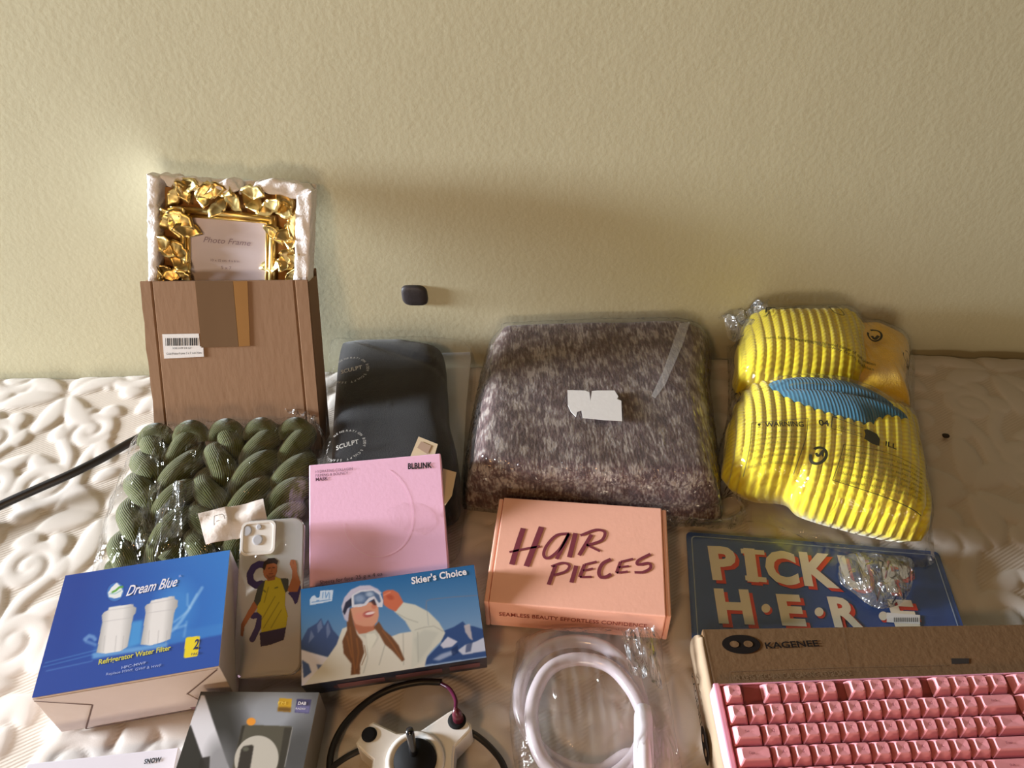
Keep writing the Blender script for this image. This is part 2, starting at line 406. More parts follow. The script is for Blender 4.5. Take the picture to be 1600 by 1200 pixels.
# ================================================================== MATTRESS
def build_mattress():
    x0, x1, y0, y1, st = -1.12, 1.12, -1.12, -0.0005, .0027
    nx, ny = int((x1-x0)/st)+1, int((y1-y0)/st)+1
    gx, gy = np.linspace(x0, x1, nx), np.linspace(y0, y1, ny)
    Hh = np.zeros((ny, nx))
    rng = np.random.RandomState(5)
    def stamp(x, y, w, hs=.32):
        w = w*1.24
        i0, i1 = int((x-w-x0)/st), int((x+w-x0)/st)+2; j0, j1 = int((y-w-y0)/st), int((y+w-y0)/st)+2
        i0, j0 = max(i0, 0), max(j0, 0)
        if i1 <= i0 or j1 <= j0 or i0 >= nx or j0 >= ny: return
        d2 = ((gx[None, i0:i1]-x)**2+(gy[j0:j1, None]-y)**2)/w**2
        h = hs*w*np.sqrt(np.clip(1-d2, 0, None))
        Hh[j0:j1, i0:i1] = np.maximum(Hh[j0:j1, i0:i1], h)
    def stroke(pts, w0, w1, mid=None):
        q = catmull(pts, 14); n = len(q)
        for i, p in enumerate(q):
            t = i/(n-1); wd = w0+(w1-w0)*t
            if mid: wd = max(.0025, mid*math.sin(math.pi*min(1, .06+.94*t))**.75)
            stamp(p[0], p[1], wd)
    def spiral(cx, cy, R, a0, hand, turns=1.55, w=.016):
        pts = []
        for k in range(22):
            t = k/21; a = a0+hand*turns*2*math.pi*t; r = R*(1-t)**.85*1.0+.004
            pts.append((cx+r*math.cos(a), cy+r*math.sin(a)))
        # a long tail feeding the scroll
        dx, dy = -math.sin(a0)*hand, math.cos(a0)*hand
        tail = [(pts[0][0]-dx*R*1.5+math.cos(a0)*R*.9, pts[0][1]-dy*R*1.5+math.sin(a0)*R*.9), (pts[0][0]-dx*R*.7+math.cos(a0)*R*.25, pts[0][1]-dy*R*.7+math.sin(a0)*R*.25)]
        stroke(tail+pts, w*.55, w*.75, None)
        for k in (2, 5, 8):          # acanthus lobes on the outer side
            a = a0+hand*turns*2*math.pi*k/21*.8; b = a+hand*.55
            p0 = (cx+R*.95*math.cos(a), cy+R*.95*math.sin(a)); p1 = (cx+R*1.28*math.cos(a+hand*.12), cy+R*1.28*math.sin(a+hand*.12)); p2 = (cx+R*1.42*math.cos(b), cy+R*1.42*math.sin(b))
            stroke([p0, p1, p2], 0, 0, mid=.0125)
    def leaf(cx, cy, L, a, bend=.25, w=.014):
        ex, ey = math.cos(a), math.sin(a)
        stroke([(cx, cy), (cx+ex*L*.5-ey*L*bend*.5, cy+ey*L*.5+ex*L*bend*.5), (cx+ex*L-ey*L*bend*.2, cy+ey*L+ex*L*bend*.2)], 0, 0, mid=w)
    tx, ty = .30, .25
    for I in range(-5, 6):
        for J in range(-6, 2):
            ox, oy = I*tx+(J % 2)*tx/2+.03, J*ty+.19
            jit = lambda s: rng.uniform(-s, s)
            for k in range(6): leaf(ox+.012*math.cos(k*1.047+.35), oy+.012*math.sin(k*1.047+.35), .085+jit(.012), k*1.047+.35+jit(.1), .22*(-1)**k, .0155)
            for sx in (-1, 1):
                spiral(ox+sx*(.105+jit(.006)), oy+.055+jit(.008), .043, math.radians(90+sx*70), sx, 1.5, .0165)
                spiral(ox+sx*(.075+jit(.006)), oy-.088+jit(.008), .036, math.radians(-90-sx*40), -sx, 1.4, .0150)
                leaf(ox+sx*.13, oy-.045, .05, math.radians(90-sx*60), .3*sx, .0125)
                leaf(ox+sx*.025, oy+.10, .055, math.radians(90-sx*28), -.3*sx, .0125)
                leaf(ox+sx*.15, oy+.115, .045, math.radians(200 if sx > 0 else -20), .3*sx, .011)
    for _ in range(2600):        # small leaves in the gaps
        cx, cy = rng.uniform(x0+.03, x1-.03), rng.uniform(y0+.03, y1-.03)
        i, j = int((cx-x0)/st), int((cy-y0)/st)
        if Hh[max(0, j-5):j+6, max(0, i-5):i+6].max() > .0012: continue
        a = rng.uniform(0, 6.28); L_ = .036
        leaf(cx-math.cos(a)*L_/2, cy-math.sin(a)*L_/2, L_, a, .3, .0095)
    mask = np.clip(Hh/.0022, 0, 1)
    k = np.array([1, 2, 1.])/4
    for _ in range(1):
        Hh = np.apply_along_axis(lambda r: np.convolve(r, k, 'same'), 0, Hh); Hh = np.apply_along_axis(lambda r: np.convolve(r, k, 'same'), 1, Hh)
    X, Y = np.meshgrid(gx, gy)
    Hh = .0062*np.tanh(Hh/.0062*1.25)
    Z = Hh*.78 - .0058 + .002*wob(X, Y, 9, 3)
    d = np.clip((y1-Y)/.035, 0, 1); Z = Z - .03*(1-np.sqrt(1-(1-d)**2))          # rolled back edge
    Z = Z - .05*np.clip((X-.62)/.5, 0, 1)**1.5*np.clip(1+Y/.16, 0, 1)**1.5         # corner falling away on the right
    V = np.column_stack([X.ravel(), Y.ravel(), Z.ravel()])
    i, j = np.meshgrid(np.arange(nx-1), np.arange(ny-1)); b = (j*nx+i).ravel()
    Fc = np.column_stack([b, b+1, b+nx+1, b+nx]).tolist()
    # skirt down to the base
    rimi = [j*nx for j in range(ny)][::-1]+[i for i in range(1, nx)]+[j*nx+nx-1 for j in range(1, ny)]+[(ny-1)*nx+i for i in range(nx-2, 0, -1)]
    n = len(V); low = V[rimi].copy(); low[:, 2] = -.24; V = np.vstack([V, low]); m_ = len(rimi)
    Fc += [[rimi[q], n+q, n+(q+1) % m_, rimi[(q+1) % m_]] for q in range(m_)]
    Fc.append([n+q for q in range(m_)][::-1])
    mt, ns, lk, bs = base_mat('quilted_damask')
    bs.inputs['Roughness'].default_value = .6; bs.inputs['Specular IOR Level'].default_value = .3; bs.inputs['Sheen Weight'].default_value = .15
    a = ns.new('ShaderNodeAttribute'); a.attribute_name = 'puffed'
    tc = ns.new('ShaderNodeTexCoord')
    mp = ns.new('ShaderNodeMapping'); mp.inputs['Rotation'].default_value = (0, 0, math.radians(62)); lk.new(tc.outputs['Object'], mp.inputs['Vector'])
    wv = ns.new('ShaderNodeTexWave'); wv.wave_type = 'BANDS'; wv.inputs['Scale'].default_value = 75; wv.inputs['Distortion'].default_value = .6; lk.new(mp.outputs['Vector'], wv.inputs['Vector'])
    nz = ns.new('ShaderNodeTexNoise'); nz.inputs['Scale'].default_value = 900; lk.new(tc.outputs['Object'], nz.inputs['Vector'])
    mx = ns.new('ShaderNodeMix'); mx.data_type = 'RGBA'; mx.inputs['A'].default_value = srgb(202, 190, 178); mx.inputs['B'].default_value = srgb(208, 199, 191)
    lk.new(a.outputs['Fac'], mx.inputs['Factor']); lk.new(mx.outputs['Result'], bs.inputs['Base Color'])
    ivt = ns.new('ShaderNodeMath'); ivt.operation = 'SUBTRACT'; ivt.inputs[0].default_value = 1; lk.new(a.outputs['Fac'], ivt.inputs[1])
    mu = ns.new('ShaderNodeMath'); mu.operation = 'MULTIPLY'; lk.new(ivt.outputs[0], mu.inputs[0]); lk.new(wv.outputs['Fac'], mu.inputs[1])
    m2 = ns.new('ShaderNodeMath'); m2.operation = 'MULTIPLY_ADD'; m2.inputs[1].default_value = .35; lk.new(nz.outputs['Fac'], m2.inputs[0]); lk.new(mu.outputs[0], m2.inputs[2])
    bp = ns.new('ShaderNodeBump'); bp.inputs['Strength'].default_value = .24; bp.inputs['Distance'].default_value = .0012
    lk.new(m2.outputs[0], bp.inputs['Height']); lk.new(bp.outputs['Normal'], bs.inputs['Normal'])
    pa = np.concatenate([mask.ravel(), np.ones(m_)])
    o = mesh('mattress', V, Fc, mt, smooth=True, attr={'puffed': ('FLOAT', pa)})
    tag(o, 'cream quilted mattress with embossed scroll and leaf pattern along the wall', 'mattress')
    base = mat('bed_base_cloth', (120, 110, 100), .9, bump=.2)
    v, f = rbox(-1.10, 1.10, -1.10, -.002, -.60, -.24, .01)
    tag(mesh('bed_base', v, f, base), 'plain upholstered bed base under the cream quilted mattress', 'bed')
build_mattress()

# ================================================================== WALL PAD
def wall_pad():
    c = PY(648, 460, 0); px = np.linalg.norm(PY(649, 460, 0)-c)
    a = np.linspace(0, 2*math.pi, 40, endpoint=False); V = []; e = .55
    for r, y in ((1, -.0003), (1, -.004), (.94, -.0062), (.75, -.0072), (.4, -.0076)):
        for t in a:
            cx, sz = math.cos(t), math.sin(t)
            V.append((c[0]+r*20*px*math.copysign(abs(cx)**e, cx), y, c[2]+r*15*px*1.2*math.copysign(abs(sz)**e, sz)-r*.002*cx))
    V.append((c[0], -.0077, c[2])); n = 40
    f = [[i*n+k, i*n+(k+1) % n, (i+1)*n+(k+1) % n, (i+1)*n+k] for i in range(4) for k in range(n)]+[[4*n+k, 4*n+(k+1) % n, 5*n] for k in range(n)]
    o = fix_normals(mesh('wall_pad', V, f, mat('dark_plastic', (48, 42, 44), .55, bump=.1), smooth=True, M=Matrix.Translation((c[0], -.0003, c[2]))))
    tag(o, 'small dark grey rounded pad stuck on the plain wall', 'pad')
wall_pad()

# ================================================================== CARTON WITH PHOTO FRAME
def carton_group():
    lean = math.radians(24)
    A = PY(228, 272, -.064)
    v = np.array([0, math.sin(lean), math.cos(lean)]); n = np.array([0, -math.cos(lean), math.sin(lean)])
    f0 = Frame(A, (1, 0, 0), v)
    a, b = f0.loc(218, 440), f0.loc(480, 438)
    xd = f0.w(*b)-f0.w(*a)
    fr = Frame(f0.w(*a), xd, v)                       # front face, origin at its top left corner
    W = np.linalg.norm(xd); DEP = .062
    # length down the face until the rear bottom edge meets the mattress
    s = ((fr.o-fr.n*DEP)[2]-.001)/fr.y[2]
    base = Frame(fr.w(W/2, -s, -DEP/2), fr.x, fr.y)
    root = empty('cardboard_box', base.matrix(), 'open brown cardboard carton leaning on the wall, with tape and barcode label', 'box')
    h = W/2; t = .004; z = DEP/2
    # the front face is folded in three by two upright creases
    xs = [-h, -h+.014, -h+.016, -h+.018, h-.020, h-.018, h-.016, h]; zs = [0, 0, -.0022, 0, 0, -.0022, 0, 0]
    V, Fc = [], []
    ys = np.linspace(0, s, 14)
    for j, y in enumerate(ys):
        for i, x in enumerate(xs):
            ed = (.0007*math.sin(j*2.1)+.0005*math.sin(j*5.3)) if i == 0 else 0
            if i < 4: ed -= .011*(1-y/s)
            V.append((x+ed, y, z+zs[i]))
    nx = len(xs); nv = len(V)
    V += [(q[0], q[1], q[2]-t) for q in V]
    for j in range(13):
        for i in range(nx-1):
            k = j*nx+i; Fc.append([k, k+1, k+nx+1, k+nx]); Fc.append([nv+k, nv+k+nx, nv+k+nx+1, nv+k+1])
    for i in range(nx-1):
        k = 13*nx+i; Fc.append([k, k+1, nv+k+1, nv+k]); Fc.append([i, nv+i, nv+i+1, i+1])
    for j in range(13):
        k = j*nx; Fc.append([k, k+nx, nv+k+nx, nv+k]); k = j*nx+nx-1; Fc.append([k, nv+k, nv+k+nx, k+nx])
    fix_normals(mesh('front_panel', V, Fc, CARD, root, world=False))
    lbox('back_panel', root, CARD, -h+.001, h-.001, 0, s+.006, -z, -z+t, .0008)
    lbox('side_panel', root, CARD, -h, -h+t, 0, s-.002, -z+t, z-t-.0025, .0008)
    lbox('side_panel', root, CARD, h-t, h, 0, s-.004, -z+t, z-t-.0025, .0008)
    lbox('bottom_panel', root, CARD, -h+t, h-t, 0, t, -z+t, z-t-.0025, .0008)
    F2 = Frame(fr.w(0, 0, 0), fr.x, fr.y)
    tape = mat('brown_parcel_tape', (112, 86, 62), .25, noise=.08, nscale=30, stretch=(1, .1, 1), coat=.3)
    tape2 = mat('amber_tape_edge', (150, 108, 62), .22, noise=.1, nscale=30, stretch=(1, .1, 1), coat=.3)
    poly_on(F2, [(305, 439), (364, 439), (373, 541), (315, 543)], tape, root, 'parcel_tape', .0012, .0008)
    poly_on(F2, [(364.5, 439), (387, 439), (391, 540), (373.5, 541)], tape2, root, 'parcel_tape', .0012, .0008)['label'] = 'amber clear strip of parcel tape'
    lab = poly_on(F2, [(254, 522), (311, 521), (313, 541), (318, 541), (319, 557), (257, 560)], WHITEP, root, 'barcode_label', .0012, .0008)
    V, Fc = [], []; x = 259.0
    rr = random.Random(3)
    while x < 309:
        wd = rr.choice((1, 1.4, 2.2)); 
        q = [F2.loc(x, 528-(x-259)*.012), F2.loc(x+wd, 528-(x-259)*.012), F2.loc(x+wd+.3, 540-(x-259)*.012), F2.loc(x+.3, 540-(x-259)*.012)]
        k = len(V); V += [F2.w(*e, .0016) for e in q][::-1]; Fc.append([k, k+1, k+2, k+3]); x += wd+rr.choice((.8, 1.2, 1.8))
    mesh('barcode', V, Fc, INK, root, parent=lab)
    text_on(F2, 'X00 1H9 24 G7', (270, 545), (300, 544.5), 3, INK, root, up=.0016, parent=lab)
    text_on(F2, 'Gold Photo Frame 5 x 7 inch New', (261, 554), (316, 552), 3.4, INK, root, up=.0016, parent=lab)
    # ---- foam tray
    foamm = mat('white_foam', (250, 246, 246), .8, noise=.02, bump=.4, bscale=300, spec=.3)
    FT = Frame(fr.w(0, 0, -.008), fr.x, fr.y)          # plane of the foam rims
    foam = empty('foam_tray', FT.matrix(), 'white foam packing tray standing in the cardboard carton around the gold frame', 'packaging')
    def foam_box(name, pts, zb, zt, seed, n=14, amp=.0016):
        """a rim of foam: a strip between sight-line points, with a crumbly surface"""
        q = [FT.loc(*p) for p in pts]; L = len(q)
        bm = bmesh.new()
        top = [bm.verts.new((a_, b_, zt)) for a_, b_ in q]; bot = [bm.verts.new((a_, b_, zb)) for a_, b_ in q]
        bm.faces.new(top); bm.faces.new(bot[::-1])
        for i in range(L): bm.faces.new((top[i], bot[i], bot[(i+1) % L], top[(i+1) % L]))
        bmesh.ops.recalc_face_normals(bm, faces=bm.faces)
        tmp = bpy.data.meshes.new('t'); bm.to_mesh(tmp); bm.free(); to = bpy.data.objects.new('t', tmp); COL.objects.link(to)
        md = to.modifiers.new('r', 'REMESH'); md.mode = 'VOXEL'; md.voxel_size = .0026
        dg = bpy.context.evaluated_depsgraph_get(); dg.update(); me2 = bpy.data.meshes.new_from_object(to.evaluated_get(dg))
        bm = bmesh.new(); bm.from_mesh(me2); bpy.data.objects.remove(to); bpy.data.meshes.remove(tmp); bpy.data.meshes.remove(me2)
        for _ in range(3): bmesh.ops.smooth_vert(bm, verts=bm.verts, factor=.5, use_axis_x=True, use_axis_y=True, use_axis_z=True)
        for vv in bm.verts:
            c = vv.co; d_ = amp*float(wob(c.x+c.z*.7, c.y+c.z*.4, 230, seed)); vv.co.x += d_*.7; vv.co.y += d_*.7; vv.co.z += d_*.6
        V = [tuple(vv.co) for vv in bm.verts]; bm.verts.index_update(); Fc = [[vv.index for vv in p.verts] for p in bm.faces]; bm.free()
        return mesh(name, V, Fc, foamm, foam, world=False, smooth=True)
    lo = 470
    foam_box('back_sheet', [(231, 276), (484, 292), (478, lo), (232, lo)], -.046, -.036, 1)
    foam_box('side_rim', [(228, 270), (246, 277), (244, lo), (231, lo)], -.036, .0, 2)
    foam_box('side_rim', [(462, 305), (487, 298), (480, lo), (457, lo)], -.036, .0, 3)
    foam_box('top_rim', [(238, 272), (262, 275), (300, 279), (325, 289), (335, 296), (320, 304), (255, 292)], -.036, -.010, 4, amp=.0022)
    for k, pts in enumerate(([(330, 296), (338, 285), (352, 281), (366, 282), (372, 296), (352, 306)],
                             [(388, 300), (396, 284), (420, 281), (448, 284), (474, 290), (486, 300), (474, 312), (450, 310), (420, 304)])):
        foam_box('top_rim', pts, -.036, -.006, 7+k, amp=.0030)
    foam_box('top_rim', [(366, 294), (392, 294), (398, 306), (366, 306)], -.036, -.016, 9)
    # ---- gold photo frame
    PF = Frame(fr.w(0, 0, -.026), fr.x, fr.y)
    pf = empty('photo_frame', PF.matrix(), 'gold leaf photo frame in white foam inside the cardboard carton', 'picture frame')
    gold = mat('polished_gold', (246, 214, 142), .36, 1.0, noise=.15, nscale=60, bump=.12, bscale=90)
    def bar(p0, p1, r, name='moulding'):
        a_, b_ = PF.loc(*p0), PF.loc(*p1)
        V, Fc, _ = tube([(a_[0], a_[1], .004), ((a_[0]+b_[0])/2, (a_[1]+b_[1])/2, .004), (b_[0], b_[1], .004)], r, 10)
        return mesh(name, V, Fc, gold, pf, world=False, smooth=True)
    bar((288, 330), (290, 480), .0045); bar((296, 333), (297, 480), .0025)
    bar((280, 326), (432, 341), .0045); bar((290, 336), (424, 347), .0022)
    bar((428, 338), (425, 480), .0050); bar((419, 345), (417, 480), .0022)
    lf = []
    for xa, xb in (((258, 292), (290, 480)), ((422, 340), (460, 480))):
        pass
    q = [PF.loc(*p) for p in ((250, 292), (464, 308), (456, 490), (250, 490))]
    V = [(a_, b_, -.006) for a_, b_ in q]+[(a_, b_, -.009) for a_, b_ in q]
    fix_normals(mesh('backing_board', V, [[0, 1, 2, 3], [7, 6, 5, 4], [0, 4, 5, 1], [1, 5, 6, 2], [2, 6, 7, 3], [3, 7, 4, 0]], mat('bronze_backing', (150, 108, 60), .5, .6), pf, world=False))
    insert = mat('pale_insert_paper', (222, 212, 222), .35, noise=.02, coat=.4)
    ins = poly_on(PF, [(296, 336), (419, 347), (416, 485), (296, 485)], insert, pf, 'insert_card', .0005, .0008)
    inkp = mat('faded_ink', (150, 132, 150), .6)
    text_on(PF, 'Photo Frame', (318, 378), (392, 384), 9, inkp, pf, shear=.35, up=.001, parent=ins)
    text_on(PF, '10 x 15 cm  4 x 6 in', (330, 408), (374, 410), 4, inkp, pf, up=.001, parent=ins)
    text_on(PF, '5 x 7', (346, 420), (362, 421), 5, inkp, pf, up=.001, parent=ins)
    # ginkgo leaves: fan shaped, cupped, notched
    def fan(R, seed):
        r_ = random.Random(seed); V, Fc = [], []; na, nr = 11, 4
        for i in range(nr+1):
            for k in range(na):
                t = (k/(na-1)-.5); ang = t*2.35+math.pi/2
                rad = R*(i/nr)*(1-.16*math.exp(-(t/.07)**2))*(1+.04*math.sin(k*2.3+seed))
                if i == 0: rad = R*.06
                V.append((rad*math.cos(ang), rad*math.sin(ang), .16*R*(abs(t)*2)**2*(i/nr)-.10*R*math.sin(i/nr*2.6)+.02*R*math.sin(k*1.9)*(i/nr)))
        for i in range(nr):
            for k in range(na-1):
                a_ = i*na+k; Fc.append([a_, a_+1, a_+na+1, a_+na])
        n0 = len(V); V += [(x_, y_, z_-.0012) for x_, y_, z_ in V]; Fc += [[n0+e for e in p][::-1] for p in list(Fc)]
        edge = [i*na for i in range(nr+1)][::-1]+[0+k for k in range(1, na)]+[i*na+na-1 for i in range(1, nr+1)]+[nr*na+k for k in range(na-2, 0, -1)]
        for e in range(len(edge)):
            a_, b_ = edge[e], edge[(e+1) % len(edge)]; Fc.append([a_, b_, n0+b_, n0+a_])
        return V, Fc
    fans = []
    spots = [(262, 300, 12), (276, 304, 11), (292, 302, 13), (306, 310, 11), (318, 305, 12), (334, 312, 14), (345, 308, 11), (352, 330, 13), (372, 306, 12), (382, 322, 14), (396, 312, 12),
             (415, 312, 13), (432, 316, 14), (448, 318, 12), (440, 332, 11), (449, 346, 15), (266, 322, 12), (258, 336, 12), (276, 336, 12), (284, 345, 9),
             (262, 356, 14), (278, 352, 13), (292, 372, 13), (264, 378, 12), (258, 392, 13), (272, 398, 12), (262, 416, 13), (276, 420, 12), (260, 436, 12), (274, 440, 12), (284, 436, 8),
             (422, 372, 11), (440, 372, 12), (452, 378, 12), (446, 398, 13), (452, 414, 13), (424, 426, 12), (446, 430, 13), (436, 440, 12), (430, 356, 9), (434, 406, 10)]
    rr = random.Random(21)
    for k, (x_, y_, s_) in enumerate(spots):
        c = PF.loc(x_, y_, .010); R = s_*1.75*.00092
        me_key = k % 5
        if len(fans) <= me_key:
            V, Fc = fan(.0145, me_key)
            o = fix_normals(mesh('leaf', V, Fc, gold, pf, world=False, smooth=True)); fans.append(o)
        else:
            o = fans[me_key].copy(); COL.objects.link(o); o.parent = pf
        o.scale = (R/.0145*1.05,)*3
        o.rotation_euler = (rr.uniform(-.42, .30), rr.uniform(-.42, .42), rr.uniform(0, 6.28))
        o.location = (c[0], c[1], .010+rr.uniform(0, .004))
    return fr
CARTON = carton_group()

# ================================================================== YARN IN A BAG
def yarn():
    c = P(345, 880, .0); far = P(355, 640, .078)
    ang = 0.0
    fr = Frame(P(342, 890, .004), (1, .02, 0), np.array([-.03, .2406, .031]))
    root_M = fr.matrix()
    wool = thread_mat('olive_wool', (92, 97, 38), (50, 52, 20), freq=40, strength=.6, dist=.0010)
    L = .209; ny_, R, r = 130, .0135, .0175
    sk = [(-.110, .2, .98, .031), (-.061, 2.2, 1.0, .034), (-.012, .9, 1.0, .034), (.036, 2.9, 1.0, .033), (.083, 1.4, .97, .031)]
    names = ['leftmost of the five olive green wool skeins in the clear bag', 'second from left of the five olive green wool skeins in the clear bag',
             'middle of the five olive green wool skeins in the clear bag', 'fourth from left of the five olive green wool skeins in the clear bag',
             'rightmost of the five olive green wool skeins in the clear bag']
    for i, (x, ph, k, z) in enumerate(sk):
        M = root_M @ Matrix.Translation((x, 0, z))
        ro = empty('yarn_skein', M, names[i], 'yarn', 'skeins of olive wool in the clear bag')
        s = np.linspace(0, 1, ny_)
        for half in (0, 1):
            a = (1, -1, 1, -1, -1)[i]*(ph+half*math.pi+s*2*math.pi*(2.45, 2.1, 2.3, 2.05, 2.4)[i]+.35*np.sin(s*9+i*2))
            env = np.sin(np.pi*np.clip(s*.94+.03, 0, 1))**.25
            pts = np.column_stack([k*R*1.05*env*np.cos(a)+.004*np.sin(s*5+i), s*L-.012, .9*R*env*np.sin(a)])
            V, Fc, th = tube(pts, k*r*(.55+.45*env)*(1+.07*np.sin(a*2)), 18, twist=7)
            mesh('strand', V, Fc, wool, ro, world=False, smooth=True, attr={'thread': ('FLOAT', th)})
        # the looped head of the skein folds over the twist
        t = np.linspace(0, math.pi, 24)
        pts = np.column_stack([k*.017*np.cos(t), L-.032+.014*np.sin(t), .006+.012*np.sin(t)])
        V, Fc, th = tube(pts, k*.0125*(.8+.2*np.sin(t)), 16, twist=7)
        mesh('loop', V, Fc, wool, ro, world=False, smooth=True, attr={'thread': ('FLOAT', th)})
    # clear bag over the skeins, in the same sloping frame
    q = np.array([(-.143, -.022), (-.149, .06), (-.147, .14), (-.141, .196), (-.07, .208), (.0, .210), (.07, .209), (.114, .203), (.117, .12), (.117, .05), (.116, -.022), (.0, -.030)])
    q = catmull(np.vstack([q, q[:1]]), 10)[:-1]
    pf = Puff(q, 0, .070, 7, 2.6, flat=.15)
    def disp(W, rho):
        a = np.clip((rho-.55)/.45, 0, 1)
        W[:, 2] += .0035*wob(W[:, 0], W[:, 1], 90, 4)*(1-.6*a)+.002*wob(W[:, 0]*.4, W[:, 1], 330, 9)
        return W
    V, Fc = pf.build(170, 46, disp)
    I = np.array(root_M); Vw = V@I[:3, :3].T+I[:3, 3]
    film = film_mat('clear_bag_film', 34, (1.6, .5, 1), .55, .004, .05, gain=.9)
    o = mesh('plastic_bag', Vw, Fc, film, M=root_M, smooth=True)
    tag(o, 'clear glossy plastic bag holding the olive green wool skeins', 'plastic bag')
    crw = film_mat('wool_bag_crease_film', 45, (1.6, .6, 1), 1.0, .05, .18, gain=3.0)
    for nm, pts, seed, amp in (('bag_crease', [(236, 770, .060), (292, 758, .075), (286, 842, .070), (204, 868, .045)], 3, .009), ('bag_crease', [(222, 690, .050), (246, 680, .075), (240, 752, .070), (216, 766, .040)], 6, .006),
                               ('bag_crease', [(440, 640, .075), (492, 628, .07), (496, 668, .06), (470, 660, .075)], 8, .006)):
        A0, B0, C0, D0 = [P(*p) for p in pts]; V, f = [], []; n = 18
        for j in range(n+1):
            for i in range(n+1):
                u, v = i/n, j/n; q = (A0*(1-u)+B0*u)*(1-v)+(D0*(1-u)+C0*u)*v; q = q+np.array([0, 0, amp*(float(wob(q[0]*1.5, q[1]*.5, 210, seed))+.6)]); V.append(q)
        f = [[j*(n+1)+i, j*(n+1)+i+1, (j+1)*(n+1)+i+1, (j+1)*(n+1)+i] for j in range(n) for i in range(n)]
        mesh(nm, V, f, crw, o)
    # white paper sachet at the bag's mouth
    pm = mat('crumpled_white_paper', (226, 214, 206), .6, noise=.04, bump=.6, bscale=70)
    fs = Frame(P(365, 820, .074), P(410, 800, .075)-P(320, 835, .072), (0, 1, .12))
    px = [(311, 806), (350, 797), (362, 793), (412, 781), (418, 800), (410, 835), (360, 845), (323, 853)]
    so = empty('paper_sachet', fs.matrix(-.002), 'crumpled white paper label packet on the wool bag behind the phone case', 'label')
    V, Fc = [], []
    A_, B_, C_, D_ = [fs.loc(*p) for p in ((311, 806), (412, 781), (422, 832), (323, 853))]
    nu, nv = 30, 16
    for j in range(nv+1):
        for i in range(nu+1):
            u, v = i/nu, j/nv
            p = (A_*(1-u)+B_*u)*(1-v)+(D_*(1-u)+C_*u)*v
            zz = .002+.0045*math.sin(math.pi*v)*(.5+.5*math.sin(math.pi*u))+.0015*float(wob(p[0], p[1], 150, 5))+(.002 if u < .45 else 0)
            V.append(fs.w(p[0], p[1], zz))
    n0 = len(V); V += [np.array(p)-fs.n*.0012 for p in V]
    for j in range(nv):
        for i in range(nu):
            k = j*(nu+1)+i; Fc.append([k, k+nu+1, k+nu+2, k+1]); Fc.append([n0+k, n0+k+1, n0+k+nu+2, n0+k+nu+1])
    mesh('packet', V, Fc, pm, so, smooth=True)
    strokes_on(fs, [([(338, 812), (352, 810), (353, 826), (339, 828), (338, 812)], 1.2), ([(341, 820), (350, 818)], 1.0)], mat('grey_ink', (140, 130, 120), .7), so, 'printed_mark', up=.0085)
yarn()

# ================================================================== BOXES LYING ON THE MATTRESS
def plain_box(name, corners, zf, zn, T, body, label, r=.0012, cat='box'):
    fr, hw, hd, M = rectbox(corners, zf, zn, T)
    root = empty(name, M, label, cat)
    return fr, hw, hd, root
def face_front(fr, hw, hd, T):
    """frame of the near side face, origin at its top middle"""
    return Frame(fr.w(0, -hd, 0), fr.x, fr.n)

